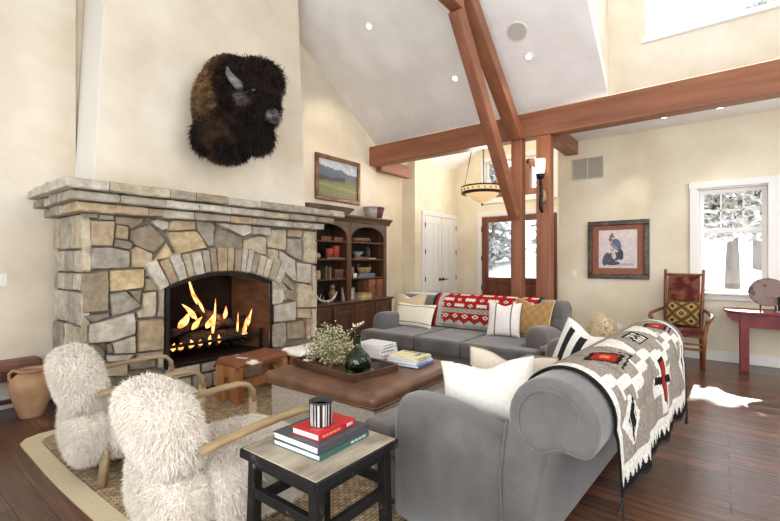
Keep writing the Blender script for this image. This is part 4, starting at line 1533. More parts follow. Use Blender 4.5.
def pat_red(s, t):
    if s > .965 or s < .02:
        return (52, 46, 42)
    if s > .94:
        return RD
    if s > .90 - .025 * (math.floor(t * 50) % 2):
        return GYL
    if t > .955:
        return (150, 142, 134)
    saw = abs(((s * 10) % 1) - .5) * 2
    if t > .875:
        e = .945 - .06 * saw
        return RD if t < e - .012 else ((60, 40, 36) if t < e else (182, 176, 168))
    if t > .80:
        d = abs(((s * 10) % 1) - .5) / .30 + abs(t - .842) / .032
        if .5 < d < 1: return CR
        return RD
    if t > .74:
        return (150, 144, 138) if (math.floor(s * 60) + math.floor(t * 90)) % 3 else (196, 190, 182)
    for t0, ph in ((.695, 0), (.61, .45), (.50, .1), (.38, .5), (.25, .2), (.12, .6)):
        k = (s * 4.5 + ph) % 1
        if k < .45 and abs(t - t0) < .018 + .008 * (math.floor(s * 70) % 2): return CR
        d = abs(k - .72) / .15 + abs(t - t0) / .032
        if d < .35: return BL
        if d < .8: return CR
        if d < 1: return BL
    n = random.uniform(-8, 8)
    return (176 + n, 38, 34)


def drape(path, x0, x1, ns, nt, pat, mtx, name, label, cat, fringe=None, hemshift=0, x0b=None, x1b=None):
    P_ = [Vector((0, p[0], p[1])) for p in path]
    seg = [0]
    for i in range(1, len(P_)):
        seg.append(seg[-1] + (P_[i] - P_[i - 1]).length)
    def at(t):
        d = t * seg[-1]
        for i in range(1, len(P_)):
            if d <= seg[i] + 1e-9:
                k = (d - seg[i - 1]) / (seg[i] - seg[i - 1])
                return P_[i - 1].lerp(P_[i], k)
        return P_[-1]
    vs, fs, cs = [], [], []
    for j in range(nt + 1):
        p = at(j / nt)
        for i in range(ns + 1):
            s_ = i / ns
            fall = max(0, (j / nt - .55) / .45)
            xa = x0 + ((x0b if x0b is not None else x0) - x0) * fall
            xb = x1 + ((x1b if x1b is not None else x1) - x1) * fall
            wob = fall * .012 * math.sin(s_ * 21) + fall * .006 * math.sin(s_ * 47)
            vs.append((xa + (xb - xa) * s_, p.y + wob - .006 * fall, p.z - hemshift * s_ * fall * fall))
    for j in range(nt):
        for i in range(ns):
            k = j * (ns + 1) + i
            fs.append((k, k + 1, k + ns + 2, k + ns + 1))
            cs.append(lin(tuple(max(0, min(255, c)) for c in pat((i + .5) / ns, (j + .5) / nt))))
    b = MB().add(vs, fs, cs).xf(mtx)
    t = thing(name, label, cat, mtx @ Vector(((x0 + x1) / 2, path[-1][0], path[-1][1])))
    o = b.build('woven_cloth', 'wool', t, world=True, smooth=True, col=True, solid=.008)
    return t, vs


ring = [(RC[0] + (RR + .012) * math.cos(math.radians(a)), RC[1] + (RR + .012) * math.sin(math.radians(a))) for a in range(10, 191, 9)]
pathA = [(.14, .60), (.105, .68)] + ring + [(-.318, .66), (-.325, .55), (-.33, .43)]
th, vsA = drape(pathA, .17, 2.20, 190, 150, pat_grey, SA, 'throw_blanket', 'grey, white and black woven blanket with red lozenges over the foreground sofa back', 'blanket', hemshift=.12, x0b=.20, x1b=2.22)
fr = MB()
ns = 190
for i in range(0, ns + 1, 2):
    p = vsA[-(ns + 1) + i]
    fr.tube([(p[0], p[1], p[2] + .005), (p[0] + random.uniform(-.004, .004), p[1] - .002, p[2] - .012), (p[0] + random.uniform(-.01, .01), p[1], p[2] - .022)], .004, 5)
fr.xf(SA).build('fringe', 'black', th, world=True)
for i in (0, ns):
    p = vsA[-(ns + 1) + i]
    MB().tube([(p[0], p[1], p[2]), (p[0] + .004, p[1] - .004, p[2] - .08), (p[0], p[1], p[2] - .16)], [.008, .006, .012], 8).xf(SA).build('corner_tassel', 'black', th, world=True)
ringB = [(RC[0] + (RR + .012) * math.cos(math.radians(a)), RC[1] + (RR + .012) * math.sin(math.radians(a))) for a in range(-2, 191, 9)]
pathB = ([(.15, .50), (.142, .55), (.115, .63)] + ringB + [(-.318, .66), (-.322, .60)])[::-1]
drape(pathB, .30, 1.78, 150, 110, pat_red, SB, 'throw_blanket', 'red woven blanket with white and black motifs over the far sofa back', 'blanket')

# ---- scatter cushions
def pillow(mtx, w, h, t, label, cf, dent=.0, piping=None, group=None, m='linen', pinch=.07, fringe=False):
    t_ = thing('scatter_cushion', label, 'cushion', mtx.translation, 0, group)
    b = cushion(w, h, t, 26, cf, dent, pinch).xf(mtx)
    o = b.build('cushion_cover', m, t_, world=True, smooth=True, col=True)
    if fringe:
        P_, N_ = sample_surface(b, 2600)
        f = MB()
        strands(f, P_, N_, np.tile(np.array(lin(198, 178, 146)), (len(P_), 1)), .03, .004, (0, 0, -.3), .6)
        f.build('fur_pile', m, o, world=True, col=True)
    if piping:
        e = edge_piping(w, h, pinch, dent).xf(mtx)
        e.c = [lin(piping)] * len(e.f)
        e.build('piping', m, o, world=True, smooth=True, col=True)
    return t_


WH, BG, TN, CRM = (226, 221, 213), (196, 182, 162), (176, 158, 130), (236, 228, 208)
plain = lambda c: (lambda u, v: c)
def blocks(u, v):
    # white cushion with small black marks at its top seam
    if v > .955 and .20 < u < .40 and math.floor(u * 40) % 3 != 0:
        return BL
    return WH
def stripes_bw(u, v):
    for a, b_ in ((.24, .36), (.46, .58)):
        if a < u < b_ and .06 < v < .90:
            return (34, 34, 38)
    return WH
def stripes_cream(u, v):
    for c0 in (.12, .17, .30, .70, .83, .88):
        if abs(v - c0) < .010:
            return (126, 110, 88)
    return CRM
def stripes_fine(u, v):
    for c0 in (.28, .72):
        if abs(u - c0) < .014:
            return (120, 110, 106)
    return (232, 226, 220)
def gold(u, v):
    n = 10 * math.sin(u * 30) * math.sin(v * 23)
    return (164 + n, 128 + n, 82 + n)
# on the foreground sofa, leaning against its arm and back (faces look along -y of the cushion)
def lean(p, yaw, pitch, roll=0):
    return frame_rot(p, math.radians(yaw), math.radians(pitch), math.radians(roll))
pillow(lean((2.17, .99, .487), -80, -16, -9), .54, .37, .20, 'large plain white cushion in front at the near arm of the foreground sofa', blocks, .12)
pillow(lean((2.50, 1.03, .487), -72, -18, 4), .54, .35, .16, 'flax cushion with piped edge just behind the large plain white one', plain((208, 196, 180)), .16, (150, 136, 118))
pillow(lean((3.12, .84, .50), -118, -14, 14), .46, .46, .17, 'white cushion with two bold black stripes on the foreground sofa', stripes_bw, .08)
pillow(lean((3.58, .76, .50), -104, -14, 20), .46, .46, .17, 'shaggy tan cushion at the far end of the foreground sofa', plain((204, 184, 152)), .10, fringe=True)
# on the far sofa
pillow(lean((4.99, 3.58, .487), -84, -20, 0), .52, .46, .17, 'beige cushion upright in the left corner of the far sofa', plain((196, 178, 150)), .12, (170, 152, 126))
pillow(lean((4.80, 3.36, .487), -92, -24, 0), .66, .34, .15, 'cream lumbar cushion with thin dark stripes on the far sofa', stripes_cream, .03)
pillow(lean((4.86, 2.06, .487), -80, -18, 0), .40, .42, .16, 'white cushion with thin grey stripes near the right end of the far sofa', stripes_fine, .08)
pillow(lean((4.99, 1.80, .487), -100, -20, 0), .50, .47, .17, 'golden tan leather cushion at the right end of the far sofa', gold, .12, (214, 190, 150))
# =================================================================== SHEEPSKIN CHAIRS
def fur_part(shape, n, parent, name, length=.05, flow=(0, 0, -.6), base=(240, 234, 226), jit=.5):
    P_, N_ = sample_surface(shape, n)
    c0 = np.array(lin(base))
    C_ = np.tile(c0, (n, 1)) * rng.uniform(.88, 1.08, n)[:, None]
    yel = rng.random(n) < .12
    C_[yel] *= np.array([.93, .86, .76])
    shape.c = [tuple(c0 * .92)] * len(shape.f)
    strands(shape, P_, N_, C_, length, .0019, flow, jit, .5, .7)
    return shape.build(name, 'sheep', parent, smooth=True, col=True)


def make_armchair(label, loc, rz):
    t = thing('sheepskin_armchair', label, 'armchair', loc, rz, 'pair of sheepskin armchairs')
    for s_ in (-1, 1):
        y = .335 * s_
        pts = [(-.03, y, .565), (.05, y, .58), (.2, y, .598), (.38, y, .612), (.49, y, .615), (.55, y, .60), (.585, y, .56), (.59, y, .49)]
        MB().tube(pts, .02, 12, flat=(.052, .03)).build('armrest', 'chair_oak', t, smooth=True)
        MB().tube([(.59, y, .51), (.585, y, .30), (.57, y, .0)], .02, 12, flat=(.045, .034)).build('front_leg', 'chair_oak', t, smooth=True)
        MB().tube([(.02, y * .9, .22), (-.01, y * 1.0, .0)], .02, 12, flat=(.05, .04)).build('rear_leg', 'chair_oak', t, smooth=True)
    MB().bar((.02, -.31, .21), (.02, .31, .21), .03, .05).bar((.58, -.31, .21), (.58, .31, .21), .03, .05).bar((.02, -.30, .21), (.58, -.30, .21), .03, .05).bar((.02, .30, .21), (.58, .30, .21), .03, .05).build('seat_rail', 'chair_oak', t, bevel=.006)
    MB().tube([(.03, 0, .22), (.0, 0, .0)], .02, 12, flat=(.05, .04)).build('rear_leg', 'chair_oak', t, smooth=True)
    seat = MB().ball((.29, 0, .285), (.36, .335, .165), 28, 16, e=.5)
    fur_part(seat, 42000, t, 'seat', .032)
    low = MB().ball((-.045, 0, .285), (.115, .325, .17), 22, 14, e=.55)
    fur_part(low, 24000, t, 'lower_back', .032)
    bk = MB().ball((0, 0, 0), (.125, .31, .195), 26, 18, e=.66).xf(Matrix.Translation((-.085, 0, .62)) @ Matrix.Rotation(math.radians(-14), 4, 'Y'))
    fur_part(bk, 40000, t, 'backrest', .032)
    return t


ac = make_armchair('white sheepskin armchair nearer the camera, beside the worn black side table', (1.0, 2.09, .013), math.radians(-5))
dup(ac, (1.03, 3.32, .013), math.radians(-8), 'white sheepskin armchair farther away, near the fireplace and clay jar')

# =================================================================== STOOLS
def make_stool(label, loc, rz, hide):
    t = thing('hide_stool', label, 'stool', loc, rz, 'cowhide stools by the fire')
    L_, W_, H_ = .66, .36, .415
    for s_ in (-1, 1):
        x = s_ * (L_ / 2 - .045)
        MB().box((x - .03, -W_ / 2, .0), (x + .03, -W_ / 2 + .13, H_ - .05)).box((x - .03, W_ / 2 - .13, 0), (x + .03, W_ / 2, H_ - .05)).box((x - .028, -W_ / 2 + .12, .24), (x + .028, W_ / 2 - .12, H_ - .05)).build('end_panel', 'stool_wood', t, bevel=.006)
    MB().bar((-L_ / 2 + .06, 0, .13), (L_ / 2 - .06, 0, .13), .04, .09).build('stretcher', 'stool_wood', t, bevel=.006)
    MB().box((-L_ / 2 + .02, -W_ / 2 + .01, H_ - .085), (L_ / 2 - .02, W_ / 2 - .01, H_ - .045)).build('seat_frame', 'stool_wood', t, bevel=.006)
    n, m_ = 20, 10
    vs, fs = [], []
    for i in range(n + 1):
        u = i / n * 2 - 1
        for j in range(m_ + 1):
            v = j / m_ * 2 - 1
            x, y = u * L_ / 2, v * W_ / 2 * 1.04
            z = H_ - .02 + .018 * u * u - .01 * (1 - v * v) * 0 - (.045 * max(0, abs(v) - .8) / .2) - (.05 * max(0, abs(u) - .88) / .12)
            vs.append((x, y, z))
    for i in range(n):
        for j in range(m_):
            k = i * (m_ + 1) + j
            fs.append((k, k + m_ + 1, k + m_ + 2, k + 1))
    MB().add(vs, fs).build('hide_seat', hide, t, smooth=True, solid=.02)
    return t


RZ = .013
make_stool('honey pine stool with brown and white cowhide seat before the firebox', (2.62, 3.84, RZ), math.radians(4), 'cowhide')
make_stool('pine stool with mostly white cowhide seat behind the dried flowers', (3.30, 3.70, RZ), math.radians(4), 'cowhide_w')

# =================================================================== OTTOMAN AND WHAT IS ON IT
OX, OY, OW, OD = 2.74, 2.40, 1.22, 1.18
ot = thing('ottoman', 'large square ottoman with brown leather top and oatmeal fabric sides', 'ottoman', (OX, OY, RZ), math.radians(1.5))
MB().box((-OW / 2 + .05, -OD / 2 + .05, .05), (OW / 2 - .05, OD / 2 - .05, .385)).build('fabric_base', 'tweed', ot, bevel=.015, seg=3)
def round_rect(w, d, r, z, k=7, m=6):
    """loop of a rounded rectangle, same point count whatever the size"""
    out = []
    for cx, cy, a0 in ((1, 1, 0), (-1, 1, 90), (-1, -1, 180), (1, -1, 270)):
        x, y = cx * (w / 2 - r), cy * (d / 2 - r)
        for i in range(k):
            a = math.radians(a0 + 90 * i / (k - 1))
            out.append((x + r * math.cos(a), y + r * math.sin(a), z))
        # straight run to the next corner
        nx, ny = ((-1, 1), (-1, -1), (1, -1), (1, 1))[(a0 // 90) % 4]
        x2, y2 = nx * (w / 2 - r), ny * (d / 2 - r)
        a = math.radians(a0 + 90)
        p, q = out[-1], (x2 + r * math.cos(a), y2 + r * math.sin(a))
        for i in range(1, m):
            out.append((p[0] + (q[0] - p[0]) * i / m, p[1] + (q[1] - p[1]) * i / m, z))
    return out
rings_ = []
for ins, z in ((.03, .384), (.008, .388), (0, .40), (0, .44), (.006, .462), (.02, .479), (.045, .487), (.10, .490), (.22, .493), (.42, .495)):
    wob = lambda p: (p[0], p[1], p[2] + (.0025 * math.sin(p[0] * 9 + 1) * math.sin(p[1] * 7) if .4 < p[2] else 0))
    rings_.append([wob(p) for p in round_rect(OW - 2 * ins, OD - 2 * ins, max(.02, .05 - ins * .4), z)])
m_ = len(rings_[0])
vs = [p for r in rings_ for p in r] + [(0, 0, .496)]
fs = [tuple(range(m_))[::-1]]
for r in range(len(rings_) - 1):
    for i in range(m_):
        j = (i + 1) % m_
        fs.append((r * m_ + i, r * m_ + j, (r + 1) * m_ + j, (r + 1) * m_ + i))
o_ = (len(rings_) - 1) * m_
for i in range(m_):
    fs.append((o_ + i, o_ + (i + 1) % m_, len(vs) - 1))
lt = MB().add(vs, fs).build('leather_top', 'leather', ot, smooth=True)
pp = round_rect(OW, OD, .05, .402)
MB().tube(pp + [pp[0]], .006, 6).build('piping', 'leather', lt, smooth=True)
for x in (-.5, .5):
    for y in (-.47, .47):
        MB().box((x - .03, y - .03, 0), (x + .03, y + .03, .05)).build('foot', 'oak_dark', ot)
OT = .4965 + RZ         # leather surface
tr = thing('serving_tray', 'dark reddish wood serving tray on the leather ottoman', 'tray', (2.56, 2.475, OT), math.radians(-6.7))
TW, TD = .48, .80
MB().box((-TW / 2, -TD / 2, 0), (TW / 2, TD / 2, .012)).build('tray_base', 'tray', tr, bevel=.003)
for a, b_ in (((-TW / 2, -TD / 2), (TW / 2, -TD / 2 + .016)), ((-TW / 2, TD / 2 - .016), (TW / 2, TD / 2)), ((-TW / 2, -TD / 2 + .016), (-TW / 2 + .016, TD / 2 - .016)), ((TW / 2 - .016, -TD / 2 + .016), (TW / 2, TD / 2 - .016))):
    MB().box((a[0], a[1], .012), (b_[0], b_[1], .055)).build('tray_side', 'tray', tr, bevel=.004)
TZ = OT + .0125
t = thing('glass_bottle', 'big-bellied dark green glass bottle standing in the tray', 'bottle', (2.475, 2.24, TZ))
MB().lathe([(.0, .012), (.055, .004), (.085, .0), (.098, .014), (.104, .06), (.100, .115), (.078, .155), (.045, .182), (.024, .205), (.021, .28), (.027, .283), (.027, .302), (.018, .304), (.016, .206), (.04, .175), (.07, .15), (.093, .112), (.096, .06), (.088, .02), (.0, .018)], seg=40).build('bottle_glass', 'bottle', t, smooth=True)

# dried flowers lying in a loose bunch in the tray
t = thing('dried_flowers', 'loose bunch of dried pale baby’s breath in the tray'.replace('’', "'"), 'flowers', (2.57, 2.62, TZ))
st, bl = MB(), MB()
for i in range(130):
    a = rng.uniform(0, 2 * PI)
    r = .215 * math.sqrt(rng.random())
    h = rng.uniform(.06, .33) * (1 - .5 * (r / .22) ** 2)
    tip = Vector((.0 + r * math.cos(a) * .85, .02 + r * math.sin(a) * 1.05, max(.03, h)))
    base = Vector((rng.uniform(-.05, .05), rng.uniform(-.08, .06), .006))
    mid = base.lerp(tip, .5) + Vector((0, 0, .03))
    st.tube([base, mid, tip], .0013, 4)
    for k in range(11):
        q = tip + Vector((rng.normal() * .024, rng.normal() * .024, rng.normal() * .018))
        if q.z < .012: q.z = .012
        c = lin((236, 232, 214)) if rng.random() < .6 else lin((150, 148, 112))
        bl.ball(q, (rng.uniform(.004, .009),) * 3, 5, 4, c)
for i in range(3):        # taller sprigs
    tip = Vector((.16 + .03 * i, -.10 - .02 * i, .30 + .015 * i))
    st.tube([(0.02, -.02, .006), (.09, -.05, .2), tip], .0015, 4)
    for k in range(5):
        bl.ball(tip + Vector((rng.normal() * .012, rng.normal() * .012, rng.normal() * .008)), .009, 6, 5, lin((246, 242, 236)))
st.build('stems', mat('dry stems', (136, 128, 88), (168, 158, 116), .9, bump=0), t)
o = bl.build('blossoms', 'leaf', t, col=True)
o['kind'] = 'stuff'


def book(name, label, c, w, d, h, rz, col, group, spine='-y', lines=None, title=None):
    """closed book lying flat; the spine runs along the side named"""
    t = thing(name, label, 'book', c, rz, group)
    ct = .0035
    cv = MB()
    colr = lin(col)
    cv.box((-w / 2, -d / 2, 0), (w / 2, d / 2, ct), colr).box((-w / 2, -d / 2, h - ct), (w / 2, d / 2, h), colr)
    if spine == '-y':
        cv.box((-w / 2, -d / 2, ct), (w / 2, -d / 2 + ct, h - ct), colr)
    else:
        cv.box((-w / 2, -d / 2, ct), (-w / 2 + ct, d / 2, h - ct), colr)
    co = cv.build('cover', 'cover', t, col=True, bevel=.0015)
    i = .006
    MB().box((-w / 2 + (i if spine == '-y' else ct), -d / 2 + (ct if spine == '-y' else i), ct), (w / 2 - i, d / 2 - i, h - ct)).build('pages', 'paper', t)
    if lines:       # lettering blocks too small to read, printed on the spine and cover
        lm = MB()
        for (x0, x1, z0, z1, lc) in lines:
            if spine == '-y':
                lm.box((x0 * w, -d / 2 - .0006, z0 * h), (x1 * w, -d / 2, z1 * h), lin(lc))
            else:
                lm.box((-w / 2 - .0006, x0 * d, z0 * h), (-w / 2, x1 * d, z1 * h), lin(lc))
        lm.build('spine_lettering', 'cover', co, col=True)
    if title:
        lm = MB()
        for (x0, x1, y0, y1, lc) in title:
            lm.box((x0 * w, y0 * d, h), (x1 * w, y1 * d, h + .0005), lin(lc))
        lm.build('cover_lettering', 'cover', co, col=True)
    return t


def words(x0, x1, z0, z1, n, c):
    out = []
    x = x0
    while x < x1:
        w_ = (x1 - x0) / n * random.uniform(.5, .95)
        out.append((x, min(x1, x + w_), z0, z1, c))
        x += w_ + (x1 - x0) / n * .25
    return out


# white books, a taller stack at the back of the ottoman
WB = 'stacked books on the ottoman'
z = OT
for i, (lab, h, col, w, d) in enumerate((('thick white book at the bottom of the white stack behind the bottle', .04, (226, 224, 222), .25, .32),
                                        ('white book in the middle of the white stack behind the bottle', .036, (236, 234, 232), .24, .31),
                                        ('thin pale grey book second from the top of the white stack', .022, (214, 214, 216), .24, .30),
                                        ('white book on top of the white stack behind the bottle', .02, (242, 241, 238), .23, .29))):
    book('book', lab, (3.09, 2.56, z), w, d, h, math.radians((3, -4, 5, 1)[i]), col, WB, lines=words(-.4, .3, .3, .7, 7, (120, 116, 116)))
    z += h + .0005
z = OT
for i, (lab, h, col, w, d) in enumerate((('blue book at the bottom of the low stack on the ottoman', .022, (92, 122, 190), .27, .33),
                                        ('white book above the blue one in the low stack', .02, (232, 232, 236), .26, .31),
                                        ('grey-white book under the yellow one in the low stack', .016, (206, 206, 210), .25, .30),
                                        ('pale yellow book on top of the low stack on the ottoman', .016, (236, 226, 178), .24, .29))):
    book('book', lab, (3.02, 2.13, z), w, d, h, math.radians((4, 1, 7, 3)[i]), col, WB, lines=words(-.4, .2, .3, .7, 6, (100, 100, 110)),
         title=[(-.1, .3, -.3, -.2, (70, 70, 70)), (.32, .40, -.4, .4, (60, 60, 64))] if i == 3 else None)
    z += h + .0005
book('book', 'black book lying in the tray right of the green bottle', (2.665, 2.215, TZ), .20, .16, .03, math.radians(-4), (34, 34, 36), 'books lying in the tray', lines=words(-.4, .3, .3, .7, 6, (190, 190, 190)))
book('book', 'white-edged book lying flat at the near end of the tray', (2.50, 2.115, TZ), .11, .06, .022, math.radians(-12), (198, 200, 188), 'books lying in the tray')
t = thing('bead_ring', 'small dark ring ornament leaning on the black book in the tray', 'ornament', (2.61, 2.12, TZ))
MB().tube([(0.026 * math.cos(a), 0, .03 + .026 * math.sin(a)) for a in [2 * PI * k / 20 for k in range(21)]], .005, 8).build('ring', 'black', t, smooth=True)
t = thing('shell', 'pale shell lying in the tray at the left end by the flowers', 'shell', (2.41, 2.78, TZ))
MB().ball((0, 0, .02), (.045, .03, .02), 14, 8).ball((.03, .01, .016), (.03, .022, .016), 12, 8).build('shell_body', 'wax', t, smooth=True)

# =================================================================== SIDE TABLE (foreground)
t = thing('side_table', 'worn black square side table with a weathered wood top', 'side table', (1.35, 1.45, RZ))
tw, td, th_ = .255, .245, .548
MB().box((-tw + .004, -td + .004, th_ - .012), (tw - .004, td - .004, th_)).build('table_top', 'table_top', t, bevel=.004)
rim = MB()
for p0, p1 in (((-tw, -td), (tw, -td)), ((tw, -td), (tw, td)), ((tw, td), (-tw, td)), ((-tw, td), (-tw, -td))):
    rim.bar((*p0, th_ - .022), (*p1, th_ - .022), .018, .036)
rim.build('top_edge', 'table_black', t, bevel=.004)
for sx in (-1, 1):
    for sy in (-1, 1):
        x, y = sx * (tw - .045), sy * (td - .045)
        MB().bar((x * 1.05, y * 1.05, 0), (x, y, th_ - .03), .048, .048, (1, 0, 0)).build('leg', 'table_black', t, bevel=.006)
for sy in (-1, 1):
    y = sy * (td - .045)
    MB().bar((-tw + .06, y, th_ - .062), (tw - .06, y, th_ - .062), .026, .05).build('apron', 'table_black', t, bevel=.004)
    MB().bar((-tw + .05, y * 1.03, .31), (tw - .05, y * 1.03, .31), .03, .045).build('stretcher', 'table_black', t, bevel=.004)
for sx in (-1, 1):
    x = sx * (tw - .045)
    MB().bar((x, -td + .06, th_ - .062), (x, td - .06, th_ - .062), .026, .05).build('apron', 'table_black', t, bevel=.004)
    MB().bar((x * 1.03, -td + .05, .355), (x * 1.03, td - .05, .355), .03, .045).build('stretcher', 'table_black', t, bevel=.004)
ST = th_ + RZ
SBK = 'books on the worn black side table'
book('book', 'dark green book at the bottom of the stack on the side table', (1.375, 1.47, ST), .33, .30, .026, math.radians(2), (58, 98, 88), SBK, lines=words(.1, .42, .3, .7, 4, (190, 206, 200)))
book('book', 'charcoal book between the green and the red one on the side table', (1.372, 1.472, ST + .0265), .325, .295, .032, math.radians(1), (72, 74, 80), SBK)
book('book', 'small red book on top of the stack, under the striped candle', (1.37, 1.452, ST + .059), .245, .17, .03, math.radians(3), (196, 34, 44), SBK,
     lines=words(-.40, .10, .3, .65, 5, (222, 150, 110)) + words(.26, .42, .25, .75, 2, (240, 236, 230)), title=[(-.40, -.2, -.30, -.26, (220, 120, 110)), (-.40, -.1, -.20, -.16, (220, 120, 110)), (-.40, -.25, -.1, -.06, (220, 120, 110))])
t = thing('candle_jar', 'black and white streaked candle cup on the small red book', 'candle', (1.345, 1.445, ST + .0895))
def streaks(k):
    return (232, 230, 224) if random.random() < .48 else (44, 42, 42)
cup = MB()
seg = 72
prof = [(.048, 0), (.052, .004), (.054, .102), (.0555, .104), (.0555, .11), (.050, .11), (.049, .085)]
cup.lathe(prof, seg=seg)
sc_ = [lin(streaks(k)) for k in range(seg)]
cup.c = []
for i in range(len(prof) - 1):
    for k in range(seg):
        cup.c.append(sc_[k] if i in (1,) else lin((46, 44, 44)))
cup.c += [(.03, .03, .03)] * (len(cup.f) - len(cup.c))
cup.build('cup', 'item', t, smooth=True, col=True)
MB().lathe([(.0, .087), (.0488, .087)], seg=32).build('wax', 'wax', t)
MB().tube([(0, 0, .087), (.002, 0, .1)], .0015, 6).build('wick', 'black', t)

# =================================================================== END TABLE between the sofas
t = thing('end_table', 'small dark end table between the two grey sofas', 'end table', (4.44, 1.16, RZ))
MB().box((-.26, -.24, .50), (.26, .24, .535)).build('table_top', mat('end table top', (112, 92, 72), (150, 130, 106), .4, (3, 12, 6), 6, .06), t, bevel=.006)
MB().box((-.24, -.21, .42), (.24, .21, .50)).build('apron', 'oak_dark', t, bevel=.004)
for sx in (-1, 1):
    for sy in (-1, 1):
        MB().bar((sx * .22, sy * .19, 0), (sx * .22, sy * .19, .5), .045, .045, (1, 0, 0)).build('leg', 'oak_dark', t, bevel=.004)
t = thing('glass_tumbler', 'pale green glass candle tumbler on the end table by the far sofa arm', 'glass', (4.50, 1.20, RZ + .535))
MB().lathe([(.0, .0), (.036, 0), (.045, .1), (.041, .1), (.033, .008), (0, .008)], seg=28).build('tumbler', glass_mat('green tint glass', (206, 226, 150)), t, smooth=True)
MB().lathe([(.0, .009), (.0325, .009), (.037, .05), (.0, .05)], seg=24).build('candle_wax', mat('green wax', (190, 204, 130), None, .5, bump=0), t)

# =================================================================== BENCH AND JAR at the left
t = thing('leather_bench', 'low bench with reddish brown leather top along the left wall', 'bench', (.55, 5.18, 0))
MB().box((-.62, -.095, .375), (.62, .095, .48)).build('cushion', 'leather_red', t, bevel=.035, seg=4)
MB().box((-.60, -.085, .30), (.60, .085, .38)).build('apron', 'tray', t, bevel=.005)
for x in (-.56, .56):
    for y in (-.055, .055):
        MB().box((x - .03, y - .03, 0), (x + .03, y + .03, .31)).build('leg', 'tray', t, bevel=.004)
MB().bar((-.56, .0, .10), (.56, .0, .10), .04, .04).build('stretcher', 'tray', t, bevel=.004)
t = thing('terracotta_jar', 'two-handled terracotta jar on the floor by the leather bench', 'jar', (1.045, 4.90, 0))
MB().lathe([(.0, .0), (.082, 0), (.088, .012), (.125, .12), (.155, .24), (.158, .30), (.145, .345), (.115, .375), (.098, .388), (.096, .40), (.112, .412), (.112, .426), (.096, .43), (.086, .40), (.1, .37), (.13, .33), (.13, .2), (0, .05)], seg=44).build('body', 'terra', t, smooth=True)
for s_ in (-1, 1):
    d = Vector((.79, -.61, 0)) * s_
    MB().tube([d * .10 + Vector((0, 0, .405)), d * .145 + Vector((0, 0, .415)), d * .172 + Vector((0, 0, .385)), d * .168 + Vector((0, 0, .335)), d * .145 + Vector((0, 0, .30))], [.014, .014, .014, .014, .018], 10).build('handle', 'terra', t, smooth=True)
# =================================================================== BOOKCASE
bc = thing('bookcase', 'dark walnut bookcase with two arched bays above panelled cupboards', 'bookcase', (5.33, 5.15, 0))
BX0, BX1, BYF, BYB = 4.30, 6.36, 5.02, 5.385
ZT, ZC = .71, 2.10
u = MB()
u.box((BX0, BYF, ZT), (BX0 + .09, BYB, ZC)).box((BX1 - .09, BYF, ZT), (BX1, BYB, ZC)).box((5.275, BYF, ZT), (5.385, BYB, ZC)).box((BX0, BYF + .01, 2.06), (BX1, BYB, ZC))
u.build('upper_frame', 'oak_dark', bc, world=True, bevel=.005)
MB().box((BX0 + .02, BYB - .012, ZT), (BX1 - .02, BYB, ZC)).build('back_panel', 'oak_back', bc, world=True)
for x0, x1 in ((BX0 + .09, 5.275), (5.385, BX1 - .09)):
    # arched head board
    cx, r = (x0 + x1) / 2, (x1 - x0) / 2
    zs = 1.80
    n = 20
    pts = [(x0, zs)]
    for i in range(1, n):
        a = PI - PI * i / n
        pts.append((cx + r * math.cos(a), zs + .20 * math.sin(a)))
    pts.append((x1, zs))
    b = MB()
    y0, y1 = BYF - .004, BYF + .025
    vs, fs = [], []
    for (x, z) in pts:
        vs += [(x, y0, z), (x, y0, 2.065), (x, y1, z), (x, y1, 2.065)]
    for i in range(len(pts) - 1):
        k = i * 4
        fs += [(k, k + 4, k + 5, k + 1), (k, k + 2, k + 6, k + 4), (k + 2, k + 3, k + 7, k + 6), (k + 1, k + 5, k + 7, k + 3)]
    b.add(vs, fs).build('arch_board', 'crown', bc, world=True)
    for z in (1.095, 1.425, 1.725):
        MB().box((x0, BYF + .02, z - .024), (x1, BYB - .012, z)).build('shelf', 'oak_dark', bc, world=True, bevel=.003)
# crown
cp = [(BYF - .004, 2.055), (BYF - .02, 2.075), (BYF - .03, 2.10), (BYF - .06, 2.13), (BYF - .085, 2.15), (BYF - .085, 2.175), (BYB, 2.175), (BYB, 2.055)]
MB().prism(cp, 0, BX0 - .06, BX1 + .085).build('crown_moulding', 'crown', bc, world=True, bevel=.004)
# base cabinet
b = MB()
b.box((BX0 - .03, 4.93, .08), (BX1 + .05, BYB, .68)).box((BX0, 4.96, 0), (BX1 + .02, BYB, .08))
b.build('base_cabinet', 'oak_dark', bc, world=True, bevel=.006)
MB().box((BX0 - .05, 4.895, .68), (BX1 + .085, BYB, .712)).build('counter', 'oak_dark', bc, world=True, bevel=.01)
dw = (BX1 + .05 - BX0 + .03) / 4
for i in range(4):
    x0 = BX0 - .03 + dw * i + .035
    x1 = x0 + dw - .07
    d = MB()
    y0, y1 = 4.912, 4.93
    d.box((x0, y0, .12), (x0 + .06, y1, .65)).box((x1 - .06, y0, .12), (x1, y1, .65)).box((x0 + .06, y0, .59), (x1 - .06, y1, .65)).box((x0 + .06, y0, .12), (x1 - .06, y1, .19))
    do = d.build('cupboard_door', 'oak_dark', bc, world=True, bevel=.006)
    MB().box((x0 + .06, 4.922, .19), (x1 - .06, 4.932, .59)).box((x0 + .09, 4.914, .225), (x1 - .09, 4.93, .555)).build('raised_panel', 'oak_dark', do, world=True, bevel=.012)
    xk = x1 - .03 if i % 2 == 0 else x0 + .03
    MB().ball((xk, 4.902, .44), .012, 10, 8).build('knob', 'brass', do, world=True, smooth=True)

